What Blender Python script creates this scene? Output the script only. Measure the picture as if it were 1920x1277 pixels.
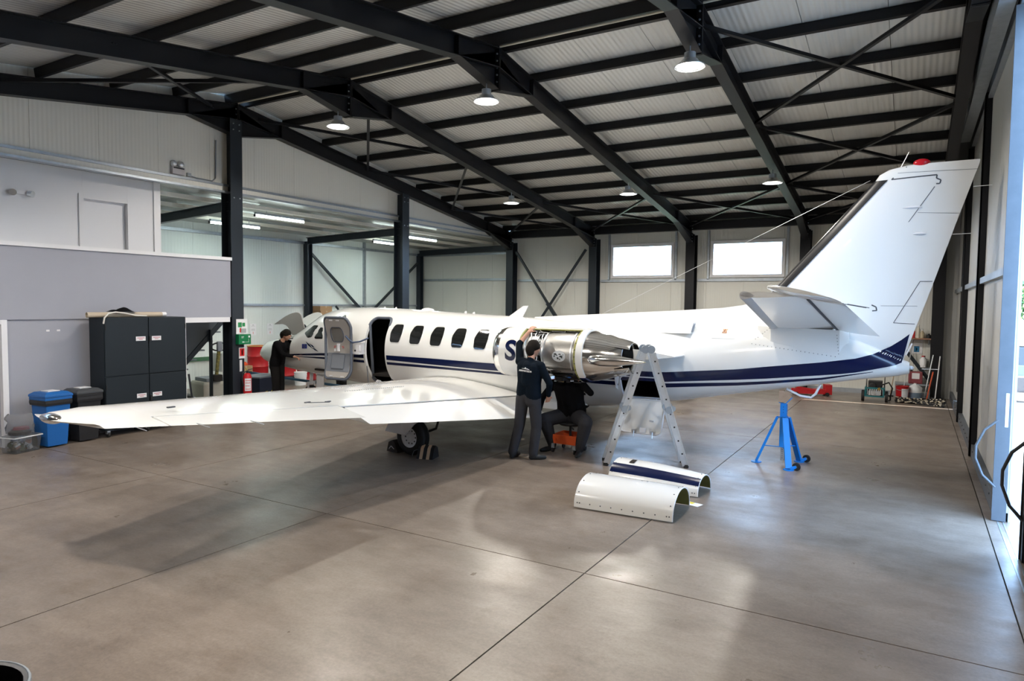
import bpy, bmesh, math, random
from math import sin, cos, pi, radians as R, sqrt, atan2, hypot
from mathutils import Vector as V, Matrix as M
random.seed(7)
SC = bpy.context.scene
for o in list(bpy.data.objects): bpy.data.objects.remove(o)
COL = SC.collection

# ------------------------------------------------------------------ camera
cd = bpy.data.cameras.new('camera'); cam = bpy.data.objects.new('camera', cd); COL.objects.link(cam)
SC.camera = cam
cd.sensor_width = 36.0; cd.lens = 1271.5/1920*36; cd.clip_start = .05; cd.clip_end = 400
_y, _p, _r = .53592, .05368, -.010774
f_ = V((-sin(_y)*cos(_p), cos(_y)*cos(_p), -sin(_p))); r_ = V((cos(_y), sin(_y), 0)); d_ = f_.cross(r_)
rr = cos(_r)*r_+sin(_r)*d_; dd = -sin(_r)*r_+cos(_r)*d_
m = M((rr, -dd, -f_)).transposed().to_4x4(); m.translation = (0, 0, 2.33); cam.matrix_world = m

# ------------------------------------------------------------------ sky, sun, exposure
w = bpy.data.worlds.new('sky'); SC.world = w; w.use_nodes = True
bg = w.node_tree.nodes['Background']; bg.inputs[0].default_value = (.40, .64, 1, 1); bg.inputs[1].default_value = 17.0
sl = bpy.data.lights.new('sun', 'SUN'); sl.energy = 90; sl.angle = .009; sl.color = (1, .93, .82)
so = bpy.data.objects.new('sun', sl); COL.objects.link(so); so.location = (30, 19, 12)
so.rotation_euler = V((-1, -.05, -.125)).to_track_quat('-Z', 'Y').to_euler()
SC.view_settings.view_transform = 'Standard'; SC.view_settings.look = 'None'
SC.view_settings.gamma = 1; SC.view_settings.use_curve_mapping = False
SC.view_settings.exposure = 0.0

# ------------------------------------------------------------------ helpers
def mat(name, col, rough=.5, metal=0, bump=None, var=None, coat=0, trans=0, emit=None, alpha=1, spec=.5, ior=1.45):
    """procedural Principled material. var=(scale, amount, second colour), bump=('noise',scale,strength) or ('rib',axis,period,strength)"""
    mt = bpy.data.materials.new(name); mt.use_nodes = True
    nt = mt.node_tree; N = nt.nodes; L = nt.links; b = N['Principled BSDF']
    b.inputs['Base Color'].default_value = (*col, 1); b.inputs['Roughness'].default_value = rough
    b.inputs['Metallic'].default_value = metal; b.inputs['Coat Weight'].default_value = coat
    b.inputs['Transmission Weight'].default_value = trans; b.inputs['Alpha'].default_value = alpha
    b.inputs['Specular IOR Level'].default_value = spec; b.inputs['IOR'].default_value = ior
    if emit: b.inputs['Emission Color'].default_value = (*emit[:3], 1); b.inputs['Emission Strength'].default_value = emit[3]
    tc = N.new('ShaderNodeTexCoord')
    if var:
        no = N.new('ShaderNodeTexNoise'); no.inputs['Scale'].default_value = var[0]; no.inputs['Detail'].default_value = 6
        no.inputs['Roughness'].default_value = .6
        rp = N.new('ShaderNodeValToRGB'); rp.color_ramp.elements[0].position = .35; rp.color_ramp.elements[1].position = .68
        mx = N.new('ShaderNodeMixRGB'); mx.inputs[1].default_value = (*col, 1); mx.inputs[2].default_value = (*var[2], 1)
        mu = N.new('ShaderNodeMath'); mu.operation = 'MULTIPLY'; mu.inputs[1].default_value = var[1]
        L.new(tc.outputs['Object'], no.inputs['Vector']); L.new(no.outputs['Fac'], rp.inputs[0])
        L.new(rp.outputs[0], mu.inputs[0]); L.new(mu.outputs[0], mx.inputs[0]); L.new(mx.outputs[0], b.inputs['Base Color'])
    if bump:
        bp = N.new('ShaderNodeBump'); bp.inputs['Distance'].default_value = .01
        if bump[0] == 'noise':
            t = N.new('ShaderNodeTexNoise'); t.inputs['Scale'].default_value = bump[1]; t.inputs['Detail'].default_value = 4
            L.new(tc.outputs['Object'], t.inputs['Vector']); bp.inputs['Strength'].default_value = bump[2]
            L.new(t.outputs['Fac'], bp.inputs['Height'])
        else:
            g = N.new('ShaderNodeNewGeometry'); t = N.new('ShaderNodeTexWave'); t.bands_direction = bump[1]
            t.inputs['Scale'].default_value = 2*pi/20/bump[2]; t.inputs['Distortion'].default_value = 0
            L.new(g.outputs['Position'], t.inputs['Vector']); bp.inputs['Strength'].default_value = bump[3]
            L.new(t.outputs['Fac'], bp.inputs['Height'])
        L.new(bp.outputs[0], b.inputs['Normal'])
    return mt

class MB:
    """collects verts/faces (with material slot) and links them as one mesh object"""
    def __init__(s): s.v = []; s.f = []; s.m = []; s.T = None
    def add(s, vs, fs, mi=0):
        o = len(s.v); s.v += [tuple(s.T @ V(p)) if s.T else tuple(p) for p in vs]
        s.f += [tuple(i+o for i in f) for f in fs]; s.m += [mi]*len(fs); return s
    def box(s, c, d, rot=None, mi=0):
        x, y, z = d[0]/2, d[1]/2, d[2]/2
        vs = [V((a, b, e)) for a in (-x, x) for b in (-y, y) for e in (-z, z)]
        if rot is not None:
            q = rot if isinstance(rot, M) else M.Rotation(rot, 3, 'Z')
            vs = [q @ p for p in vs]
        vs = [p+V(c) for p in vs]
        return s.add(vs, [(0, 1, 3, 2), (4, 6, 7, 5), (0, 4, 5, 1), (2, 3, 7, 6), (0, 2, 6, 4), (1, 5, 7, 3)], mi)
    def b2(s, lo, hi, mi=0):
        return s.box([(a+b)/2 for a, b in zip(lo, hi)], [abs(b-a) for a, b in zip(lo, hi)], None, mi)
    def bar(s, p0, p1, wx, wz, up=(0, 0, 1), mi=0):
        """rectangular bar from p0 to p1; wz measured along 'up'"""
        p0 = V(p0); p1 = V(p1); d = p1-p0; a = d.normalized(); u = V(up); u = (u-a*u.dot(a)).normalized(); sd = a.cross(u)
        q = M((a, sd, u)).transposed()
        return s.box((p0+p1)/2, (d.length, wx, wz), q, mi)
    def tube(s, pts, r, n=10, mi=0, cap=True, closed=False):
        pts = [V(p) for p in pts]; k = len(pts); rs = r if isinstance(r, (list, tuple)) else [r]*k
        vs = []; u = None
        for i, p in enumerate(pts):
            a = (pts[(i+1) % k]-pts[i-1]) if (closed or 0 < i < k-1) else (pts[1]-pts[0] if i == 0 else pts[-1]-pts[-2])
            a.normalize()
            if u is None: u = a.orthogonal().normalized()
            u = (u-a*u.dot(a)); u = u.normalized() if u.length > 1e-6 else a.orthogonal().normalized()
            w_ = a.cross(u)
            vs += [p+(u*cos(t)+w_*sin(t))*rs[i] for t in [2*pi*j/n for j in range(n)]]
        fs = []
        for i in range(k if closed else k-1):
            i2 = (i+1) % k
            fs += [(i*n+j, i*n+(j+1) % n, i2*n+(j+1) % n, i2*n+j) for j in range(n)]
        if cap and not closed: fs += [tuple(reversed(range(n))), tuple(range((k-1)*n, k*n))]
        return s.add(vs, fs, mi)
    def cyl(s, p0, p1, r0, r1=None, n=16, mi=0, cap=True):
        return s.tube([p0, p1], [r0, r0 if r1 is None else r1], n, mi, cap)
    def lathe(s, c, axis, prof, n=24, mi=0, a0=0, a1=2*pi, up=None):
        """prof = [(along, radius)] around axis through c"""
        c = V(c); a = V(axis).normalized(); u = (V(up)-a*V(up).dot(a)).normalized() if up else a.orthogonal().normalized(); w_ = a.cross(u)
        full = abs(a1-a0-2*pi) < 1e-6; k = n if full else n+1; vs = []
        for (t, r) in prof:
            vs += [c+a*t+(u*cos(a0+(a1-a0)*j/n)+w_*sin(a0+(a1-a0)*j/n))*r for j in range(k)]
        fs = []
        for i in range(len(prof)-1):
            for j in range(n): fs.append((i*k+j, i*k+(j+1) % k, (i+1)*k+(j+1) % k, (i+1)*k+j))
        return s.add(vs, fs, mi)
    def disc(s, c, axis, r, n=20, mi=0):
        return s.lathe(c, axis, [(0, r), (0, 0)], n, mi)
    def loft(s, secs, mi=0, cap=True, closed=True):
        n = len(secs[0]); vs = [p for q in secs for p in q]; fs = []
        for i in range(len(secs)-1):
            for j in range(n if closed else n-1):
                fs.append((i*n+j, i*n+(j+1) % n, (i+1)*n+(j+1) % n, (i+1)*n+j))
        if cap and closed: fs += [tuple(reversed(range(n))), tuple(range((len(secs)-1)*n, len(secs)*n))]
        return s.add(vs, fs, mi)
    def prism(s, pts, off, mi=0):
        """polygon pts (3D, planar) extruded by vector off"""
        off = V(off); n = len(pts); vs = [V(p) for p in pts]+[V(p)+off for p in pts]
        fs = [tuple(reversed(range(n))), tuple(range(n, 2*n))]+[(j, (j+1) % n, n+(j+1) % n, n+j) for j in range(n)]
        return s.add(vs, fs, mi)
    def sph(s, c, r, n=14, mi=0):
        r = r if isinstance(r, (tuple, list)) else (r, r, r); k = n//2; vs = []
        for i in range(k+1):
            t = pi*i/k
            vs += [V((c[0]+r[0]*sin(t)*cos(2*pi*j/n), c[1]+r[1]*sin(t)*sin(2*pi*j/n), c[2]+r[2]*cos(t))) for j in range(n)]
        return s.add(vs, [(i*n+j, (i+1)*n+j, (i+1)*n+(j+1) % n, i*n+(j+1) % n) for i in range(k) for j in range(n)], mi)
    def mesh(s, name='m'):
        me = bpy.data.meshes.new(name); me.from_pydata(s.v, [], s.f)
        bm = bmesh.new(); bm.from_mesh(me); bmesh.ops.remove_doubles(bm, verts=bm.verts, dist=1e-5)
        bmesh.ops.recalc_face_normals(bm, faces=bm.faces)
        return me, bm
    def build(s, name, mats, parent=None, smooth=None, bevel=0, loc=None, rot=None):
        me = bpy.data.meshes.new(name); me.from_pydata(s.v, [], s.f)
        mats = mats if isinstance(mats, (list, tuple)) else [mats]
        for x in mats: me.materials.append(x)
        me.polygons.foreach_set('material_index', s.m)
        bm = bmesh.new(); bm.from_mesh(me); bmesh.ops.remove_doubles(bm, verts=bm.verts, dist=1e-5)
        bmesh.ops.dissolve_degenerate(bm, edges=bm.edges, dist=1e-6)
        bmesh.ops.recalc_face_normals(bm, faces=bm.faces)
        if bevel: bmesh.ops.bevel(bm, geom=bm.edges[:], offset=bevel, segments=2, affect='EDGES', profile=.6)
        bm.to_mesh(me); bm.free()
        if smooth:
            me.shade_smooth(); me.set_sharp_from_angle(angle=R(smooth))
        o = bpy.data.objects.new(name, me); COL.objects.link(o)
        if parent: o.parent = parent
        if loc: o.location = loc
        if rot: o.rotation_euler = rot
        return o

def tag(o, label=None, cat=None, group=None, kind=None):
    if label: o['label'] = label
    if cat: o['category'] = cat
    if group: o['group'] = group
    if kind: o['kind'] = kind
    return o
def empty(name, loc=(0, 0, 0), rz=0, parent=None):
    o = bpy.data.objects.new(name, None); COL.objects.link(o); o.location = loc; o.rotation_euler = (0, 0, rz)
    o.empty_display_size = .1
    if parent: o.parent = parent
    return o
def copy_tree(o, parent=None):
    c = o.copy(); COL.objects.link(c)
    if parent: c.parent = parent
    for ch in list(o.children): copy_tree(ch, c)
    return c
def struct(o, label=None, cat=None, group=None): return tag(o, label, cat, group, 'structure')
def one(name, mats, fn, parent=None, **k):
    b = MB(); fn(b); return b.build(name, mats, parent, **k)
def text_mesh(name, s, size, mt, parent, matrix, extrude=.0008, align='CENTER'):
    cu = bpy.data.curves.new(name, 'FONT'); cu.body = s; cu.size = size; cu.extrude = extrude; cu.align_x = align; cu.align_y = 'CENTER'
    t = bpy.data.objects.new(name, cu); COL.objects.link(t)
    dg = bpy.context.evaluated_depsgraph_get(); me = bpy.data.meshes.new_from_object(t.evaluated_get(dg))
    bpy.data.objects.remove(t); me.materials.clear(); me.materials.append(mt)
    o = bpy.data.objects.new(name, me); COL.objects.link(o); o.parent = parent; o.matrix_local = matrix
    return o

# ------------------------------------------------------------------ materials
K = {}
K['steel'] = mat('black_painted_steel', (.009, .0095, .012), .42, 0, ('noise', 60, .05), spec=.35)
K['steelblue'] = mat('dark_blue_grey_steel', (.018, .024, .032), .4, spec=.4)
K['galv'] = mat('galvanised_steel', (.42, .46, .50), .42, .75, None, (9, .6, (.30, .33, .37)))
K['galvdoor'] = mat('galvanised_door_edge', (.10, .115, .135), .5, .2, None, (5, .6, (.075, .09, .105)))
K['roofpan'] = mat('roof_panel_white', (.64, .635, .60), .27, 0, ('rib', 'X', .085, .7), (.5, .35, (.55, .545, .515)))
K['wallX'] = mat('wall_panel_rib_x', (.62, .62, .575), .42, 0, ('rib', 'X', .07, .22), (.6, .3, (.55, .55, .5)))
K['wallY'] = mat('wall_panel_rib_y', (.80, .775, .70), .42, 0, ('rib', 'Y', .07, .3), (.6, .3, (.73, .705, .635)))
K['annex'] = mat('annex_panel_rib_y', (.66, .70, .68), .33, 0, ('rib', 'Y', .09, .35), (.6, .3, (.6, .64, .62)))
K['annexceil'] = mat('annex_ceiling_sheet', (.5, .53, .52), .2, .3, ('rib', 'X', .25, .2))
K['greywall'] = mat('grey_plaster', (.34, .35, .40), .8, 0, ('noise', 30, .06), (1.2, .35, (.30, .31, .355)))
K['whitewall'] = mat('white_plaster', (.68, .685, .71), .8, 0, ('noise', 30, .05))
K['whitetrim'] = mat('white_trim', (.74, .74, .76), .45)
K['gap'] = mat('joint_dark', (.05, .048, .045), .9)
K['white'] = mat('white_gloss_paint', (.78, .78, .76), .18, 0, None, None, .6)
K['navy'] = mat('navy_paint', (.003, .008, .045), .2, 0, None, None, .25, spec=.3)
K['alu'] = mat('aluminium', (.78, .80, .82), .35, .85, None, (14, .5, (.66, .69, .72)))
K['chrome'] = mat('polished_metal', (.82, .81, .79), .13, 1)
K['rubber'] = mat('black_rubber', (.012, .012, .013), .7)
K['black'] = mat('black_plastic', (.014, .014, .016), .45)
K['red'] = mat('red_paint', (.42, .012, .016), .4)
K['bluepaint'] = mat('blue_paint', (.005, .20, .62), .4)
K['glass_dark'] = mat('dark_window_glass', (.012, .013, .013), .06, 0, None, None, 0, 0, None, 1, .6)

def concrete():
    mt = bpy.data.materials.new('polished_concrete'); mt.use_nodes = True; nt = mt.node_tree; N = nt.nodes; L = nt.links; b = N['Principled BSDF']
    g = N.new('ShaderNodeNewGeometry')
    def noise(sc, det=8, ro=.6, vec=None, stretch=None):
        n = N.new('ShaderNodeTexNoise'); n.inputs['Scale'].default_value = sc; n.inputs['Detail'].default_value = det; n.inputs['Roughness'].default_value = ro
        if stretch:
            mp = N.new('ShaderNodeMapping'); mp.inputs['Scale'].default_value = stretch; L.new(g.outputs['Position'], mp.inputs[0]); L.new(mp.outputs[0], n.inputs['Vector'])
        else: L.new(g.outputs['Position'], n.inputs['Vector'])
        return n
    def ramp(src, p0, c0, p1, c1):
        r = N.new('ShaderNodeValToRGB'); e = r.color_ramp.elements; e[0].position = p0; e[0].color = (*c0, 1); e[1].position = p1; e[1].color = (*c1, 1)
        L.new(src.outputs['Fac'], r.inputs[0]); return r
    def mix(a, bb, fac, typ='MIX'):
        m_ = N.new('ShaderNodeMixRGB'); m_.blend_type = typ
        L.new(a.outputs[0], m_.inputs[1]); L.new(bb.outputs[0], m_.inputs[2])
        if isinstance(fac, float): m_.inputs[0].default_value = fac
        else: L.new(fac.outputs[0], m_.inputs[0])
        return m_
    base = ramp(noise(.55, 9, .62), .34, (.150, .118, .094), .66, (.275, .228, .192))
    streak = ramp(noise(1.0, 8, .65, None, (.5, 1.6, 1)), .36, (.152, .122, .098), .7, (.30, .258, .222))
    c = mix(base, streak, .5)
    blot = ramp(noise(2.3, 10, .7), .56, (1, 1, 1), .74, (.74, .68, .58))
    c = mix(c, blot, .8, 'MULTIPLY')
    fine = ramp(noise(38, 8, .75), .3, (.68, .67, .66), .72, (1.2, 1.2, 1.2))
    c = mix(c, fine, .75, 'MULTIPLY')
    mid = ramp(noise(5.5, 9, .72, None, (.7, 1.3, 1)), .32, (.78, .76, .74), .7, (1.14, 1.14, 1.14))
    c = mix(c, mid, .8, 'MULTIPLY')
    scuff = ramp(noise(3.2, 12, .8, None, (.35, 2.2, 1)), .60, (1, 1, 1), .68, (.62, .58, .54))
    c = mix(c, scuff, .55, 'MULTIPLY')
    fleck = ramp(noise(17, 3, .5), .79, (0, 0, 0), .80, (.22, .22, .22))
    c = mix(c, fleck, 1.0, 'ADD')
    dirt = ramp(noise(.9, 12, .78), .58, (1, 1, 1), .70, (.55, .48, .40))
    c = mix(c, dirt, .7, 'MULTIPLY')
    L.new(c.outputs[0], b.inputs['Base Color'])
    rg = ramp(noise(1.7, 8, .65), .3, (.26, .26, .26), .72, (.48, .48, .48)); L.new(rg.outputs[0], b.inputs['Roughness'])
    bp = N.new('ShaderNodeBump'); bp.inputs['Strength'].default_value = .06; bp.inputs['Distance'].default_value = .01
    L.new(noise(14, 8, .6).outputs['Fac'], bp.inputs['Height']); L.new(bp.outputs[0], b.inputs['Normal'])
    return mt
K['concrete'] = concrete()

# ------------------------------------------------------------------ the hangar
Y0, Y1, YR = -2.05, 20.78, 9.35           # camera-side wall, back wall, ridge
FX = [.5, -2.70, -5.92, -9.12, -12.28]    # portal frames
XL, XR = -12.42, .62
SLOPE = .144
def ztop(y): return 6.40-SLOPE*abs(y-YR)

# floor: cast slabs with open joints on a dark bed
fl = struct(one('floor', K['gap'], lambda b: b.b2((-16.8, -2.3, -.2), (1.25, 21.2, -.012))), 'bare concrete hangar floor cut by straight joints', 'floor')
jx = [-16.8, -11.7, -8.6, -5.5, -2.39, .74, 1.25]; jy = [-2.3, 5.30, 12.55, 21.2]
for i in range(6):
    for j in range(3):
        one('slab', K['concrete'], lambda b: b.b2((jx[i]+.006, jy[j]+.006, -.02), (jx[i+1]-.006, jy[j+1]-.006, 0)), fl)

# roof: sandwich panels running down both slopes
ce = struct(one('ceiling', K['gap'], lambda b: [b.prism([(XR, YR, 6.72), (XR, ye, 6.72-SLOPE*abs(ye-YR)), (XR, ye, 6.78-SLOPE*abs(ye-YR)), (XR, YR, 6.78)], (XL-XR, 0, 0)) for ye in (Y0, Y1)]), 'pitched hangar roof of ribbed pale sheets over dark purlins', 'roof')
npan = 12; pw_ = (XR-XL)/npan
for sd in (-1, 1):
    ye = Y0 if sd < 0 else Y1
    for i in range(npan):
        x0 = XL+i*pw_+.004; x1 = XL+(i+1)*pw_-.004
        def fn(b):
            b.prism([(x0, YR, 6.60), (x0, ye, 6.60-SLOPE*abs(ye-YR)), (x0, ye, 6.70-SLOPE*abs(ye-YR)), (x0, YR, 6.70)], (x1-x0, 0, 0))
        one('roof_panel', K['roofpan'], fn, ce)

def wall_panels(par, axis, fixed, a0, a1, z0, z1, matl, wd=1.075, thick=.05, topfn=None, holes=()):
    """vertical sandwich panels along X (axis 0) or Y (axis 1); inner face at 'fixed'; holes=(a0,a1,z0,z1) openings"""
    n = max(1, round((a1-a0)/wd)); st = (a1-a0)/n
    def back(b):
        xs_ = sorted({a0, a1}|{h[k] for h in holes for k in (0, 1)}|({YR} if topfn and axis == 1 else set()))
        for p, q in zip(xs_[:-1], xs_[1:]):
            hz = [h for h in holes if h[0] <= p and h[1] >= q]
            for (za, zb) in ([(z0, hz[0][2]), (hz[0][3], None)] if hz else [(z0, None)]):
                ta = zb if zb is not None else (topfn(p) if topfn else z1); tb = zb if zb is not None else (topfn(q) if topfn else z1)
                o = thick+.002
                if axis == 0: b.prism([(p, fixed+o, za), (q, fixed+o, za), (q, fixed+o, tb), (p, fixed+o, ta)], (0, .02, 0))
                else: b.prism([(fixed-o if fixed < 0 else fixed+o, y_, z_) for y_, z_ in ((p, za), (q, za), (q, tb), (p, ta))], (-.02 if fixed < 0 else .02, 0, 0))
    one('wall_backing', K['gap'], back, par)
    for i in range(n):
        u0 = a0+i*st+.0025; u1 = a0+(i+1)*st-.0025
        cuts = [(u0, u1, z0, None)]
        for (h0, h1, hz0, hz1) in holes:
            if h0 < u1 and h1 > u0:
                cuts = [(u0, u1, z0, hz0), (u0, u1, hz1, None)]
                if h0 > u0: cuts.append((u0, h0, hz0, hz1))
                if h1 < u1: cuts.append((h1, u1, hz0, hz1))
        def fn(b):
            for (p, q, za, zb) in cuts:
                ta = zb if zb is not None else (topfn(p) if topfn else z1); tb = zb if zb is not None else (topfn(q) if topfn else z1)
                if axis == 0: b.prism([(p, fixed, za), (q, fixed, za), (q, fixed, tb), (p, fixed, ta)], (0, thick, 0))
                else: b.prism([(fixed, p, za), (fixed, q, za), (fixed, q, tb), (fixed, p, ta)], (-thick if fixed < 0 else thick, 0, 0))
        one('wall_panel', matl, fn, par)

WIN = [(-8.60, -6.50, 3.20, 4.29), (-5.38, -3.26, 3.19, 4.29)]
wb = struct(empty('wall_back', (0, 0, 0)), 'pale ribbed panel wall with two high windows', 'wall')
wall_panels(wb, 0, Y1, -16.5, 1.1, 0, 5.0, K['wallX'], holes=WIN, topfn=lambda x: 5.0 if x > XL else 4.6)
one('base_rail', K['galv'], lambda b: b.b2((-16.4, Y1-.03, 0), (.7, Y1, .12)), wb)
wf = struct(empty('wall_front', (0, 0, 0)), 'pale ribbed panel wall behind the viewpoint', 'wall')
wall_panels(wf, 0, Y0-.05, -13.4, 1.1, 0, 5.0, K['wallX'])
for i, (a, b_, c, d) in enumerate(WIN):
    wn = struct(empty('window_%d' % (i+1), ((a+b_)/2, Y1, c)), 'wide high window in white frame, %s' % ('next to the X bracing' if i == 0 else 'partly behind the tail fin'), 'window')
    hw = (b_-a)/2; hh = d-c
    def fr(b):
        for x in (-hw, hw-.09): b.b2((x, -.06, 0), (x+.09, .06, hh))
        for z in (0, hh-.09): b.b2((-hw+.091, -.058, z), (hw-.091, .058, z+.09))
    one('window_frame', K['whitetrim'], fr, wn)
    one('pane', mat('window_glass', (1, 1, 1), .02, 0, None, None, 0, 1, None, 1, .3, 1.02), lambda b: b.b2((-hw+.08, .0, .08), (hw-.08, .008, hh-.08)), wn)
# window posts and girts on the back wall
gt = struct(empty('wall_girts', (0, Y1, 0)), 'slim grey girts and posts crossing the back wall', 'girt')
for (x0, x1, z) in [(-16.4, -12.45, 3.22), (-12.1, -9.3, 3.17), (-8.95, -6.1, 3.13), (-5.75, -2.9, 3.13), (-2.5, .35, 3.13), (-16.4, -12.5, 4.15)]:
    one('girt', K['galv'], lambda b: b.b2((x0, -.06, z-.05), (x1, 0, z+.03)), gt)
for x in (-8.66, -6.44, -5.44, -3.2):
    one('post', K['galv'], lambda b: b.b2((x-.03, -.06, 3.13), (x+.03, 0, 4.62)), gt)

# gable wall above the annex opening
wl = struct(empty('wall_left', (0, 0, 0)), 'cream gable wall of ribbed panels above the annex opening', 'wall')
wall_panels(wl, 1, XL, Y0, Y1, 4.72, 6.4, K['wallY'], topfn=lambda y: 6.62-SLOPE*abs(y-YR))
one('edge_beam', K['galv'], lambda b: [b.b2((XL-.05, Y0, 4.70), (XL+.06, Y1, 4.745)), b.b2((XL-.05, Y0, 4.56), (XL+.10, Y1, 4.60)), b.b2((XL-.06, Y0, 4.60), (XL-.02, Y1, 4.70))], wl)
one('edge_fascia', K['wallY'], lambda b: b.b2((XL-.02, Y0, 4.60), (XL+.03, Y1, 4.70)), wl)

# portal frames
def ibeam(b, p0, p1, dep, wid, t=.014, up=(0, 0, 1)):
    p0 = V(p0); p1 = V(p1); a = (p1-p0).normalized(); u = V(up); u = (u-a*u.dot(a)).normalized()
    b.bar(p0, p1, .012, dep-2*t, up); b.bar(p0+u*(dep/2-t/2), p1+u*(dep/2-t/2), wid, t, up); b.bar(p0-u*(dep/2-t/2), p1-u*(dep/2-t/2), wid, t, up)
DEP = .31
for k, X in enumerate(FX):
    pf = struct(empty('portal_frame', (X, YR, 0)), ['black portal frame beside the sliding doors', 'black portal frame meeting the back wall behind the tail fin', 'black portal frame meeting the back wall between the two windows', 'black portal frame ending beside the X-braced wall bay', 'black portal frame carrying the cream gable wall'][k], 'steel frame', 'black steel portal frames')
    for sd in (-1, 1):
        ye = (Y0+.2 if sd < 0 else Y1-.2)-YR
        def raf(b):
            L_ = abs(ye)
            za, zb = ztop(YR)-DEP/2, ztop(YR+ye)-DEP/2
            ibeam(b, (0, 0, za), (0, ye, zb), DEP, .18)
            # tapered haunches: web plate and sloping bottom flange
            for (y0_, z0_, y1_, z1_) in [(0, 5.74, sd*1.12, ztop(YR+1.12)-DEP+.01), (ye, ztop(YR+ye)-.62, ye-sd*1.65, ztop(YR+ye-sd*1.65)-DEP+.01)]:
                b.prism([(-.006, y0_, z0_), (-.006, y1_, z1_), (-.006, y0_, ztop(YR+y0_)-.05)], (.012, 0, 0))
                b.bar((0, y0_, z0_+.007), (0, y1_, z1_+.007), .18, .014, (0, 0, 1))
                b.box((0, y1_, z1_+DEP/2), (.17, .012, DEP-.02))
        one('rafter', K['steel'], raf, pf)
        if k == 4 and sd < 0: continue
        def colm(b):
            z1 = ztop(YR+ye)-.3; yc = ye+sd*.02
            b.box((0, yc, z1/2), (.012, .30, z1)); b.box((0, yc-.155, z1/2), (.27, .016, z1)); b.box((0, yc+.155, z1/2), (.27, .016, z1))
            b.box((0, yc, .012), (.36, .42, .024))
        one('column', K['steelblue'] if k in (3, 4) else K['steel'], colm, pf)
    one('apex_plate', K['steel'], lambda b: [b.box((0, s_*.016, 6.08), (.18, .018, .70)) for s_ in (-1, 1)], pf)
    bm_ = MB()
    for z in (5.86, 5.97, 6.08, 6.19, 6.30):
        for x in (-.055, .055): bm_.cyl((x, -.045, z), (x, .045, z), .014, n=6)
    tag(bm_.build('bolts', K['galv'], pf), kind='stuff')
    bm_ = MB()
    ye = Y1-.2-YR
    for z in (4.28, 4.36, 4.46, 4.56, 4.66, 4.74):
        for x in (-.06, .06): bm_.cyl((x, ye-.19, z), (x, ye-.12, z), .013, n=6)
    tag(bm_.build('bolts', K['galv'], pf), kind='stuff')

# gable columns under the far frame and annex framing
for (Y, lab) in ((9.23, 'tall black column bearing the green first aid box'), (14.64, 'tall black column rising behind the cabin roof')):
    zt = ztop(Y)-.33
    c_ = struct(empty('gable_column', (-12.28, Y, 0)), lab, 'column')
    one('shaft', K['steelblue'], lambda b: [b.box((0, 0, zt/2), (.30, .012, zt)), b.box((.15, 0, zt/2), (.014, .28, zt)), b.box((-.15, 0, zt/2), (.014, .28, zt))], c_)
    one('base_plate', K['steelblue'], lambda b: b.box((0, 0, .011), (.42, .36, .022)), c_)
    one('bolts', K['galv'], lambda b: [b.cyl((.155, y, z), (.175, y, z), .014, n=6) for y in (-.07, .07) for z in (zt-.1, zt-.22, 4.45)], c_)
XA = -16.45
wa = struct(empty('wall_annex', (0, 0, 0)), 'pale ribbed wall at the far side of the annex', 'wall')
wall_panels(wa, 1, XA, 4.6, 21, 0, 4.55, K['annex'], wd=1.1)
one('girt', K['galv'], lambda b: b.b2((XA, 4.6, 2.2), (XA+.06, Y1, 2.26)), wa)
one('girt', K['galv'], lambda b: b.b2((XA, 4.6, 4.12), (XA+.07, Y1, 4.2)), wa)
one('post', K['galv'], lambda b: b.b2((XA, 17.55, 0), (XA+.08, 17.63, 4.4)), wa)
wn_ = struct(one('wall_annex_side', K['annex'], lambda b: b.b2((-16.5, 4.55, 0), (-12.45, 4.6, 4.6))), 'plain end wall closing the annex', 'wall')
ac = struct(empty('ceiling_annex', (0, 0, 0)), 'glossy sheet ceiling of the annex with fluorescent tubes', 'ceiling')
for i in range(15):
    y0 = 4.6+i*1.08
    one('ceiling_panel', K['annexceil'], lambda b: b.prism([(XL-.02, y0+.003, 4.62), (XA, y0+.003, 4.40), (XA, y0+.003, 4.46), (XL-.02, y0+.003, 4.68)], (0, 1.074, 0)), ac)
for x in (-13.2, -14.2, -15.2):
    one('ceiling_rail', K['wallY'], lambda b: b.b2((x-.05, 4.6, 4.50-(-12.42-x)*.055), (x+.05, Y1, 4.58-(-12.42-x)*.055)), ac)
for (Y, lab) in ((15.0, 'dark annex post beside the raised nose hatch'), (20.55, 'dark corner post of the annex')):
    p_ = struct(empty('annex_post', (XA+.12, Y, 0)), lab, 'column')
    one('shaft', K['steelblue'], lambda b: [b.box((0, 0, 2.1), (.012, .18, 4.2)), b.box((0, .09, 2.1), (.18, .012, 4.2)), b.box((0, -.09, 2.1), (.18, .012, 4.2))], p_)
    one('base_plate', K['steelblue'], lambda b: b.box((0, 0, .01), (.28, .28, .02)), p_)
for (ya, yb, lab) in ((9.23, 9.7, 'black annex beam running from the first aid column'), (14.64, 15.0, 'black annex beam running from the middle column'), (20.5, 20.55, 'black annex beam along the back wall')):
    struct(one('annex_beam', K['steelblue'], lambda b: ibeam(b, (-12.3, ya, 4.30), (XA+.1, yb, 4.22), .2, .12)), lab, 'beam')
for (y0, y1, lab) in ((15.1, 17.5, 'dark diagonal brace sloping down from the annex post'), (20.4, 17.75, 'dark diagonal brace sloping down from the annex corner')):
    struct(one('annex_brace', K['steelblue'], lambda b: b.bar((XA+.14, y0, 3.85), (XA+.14, y1, 1.95), .05, .08)), lab, 'brace')

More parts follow.
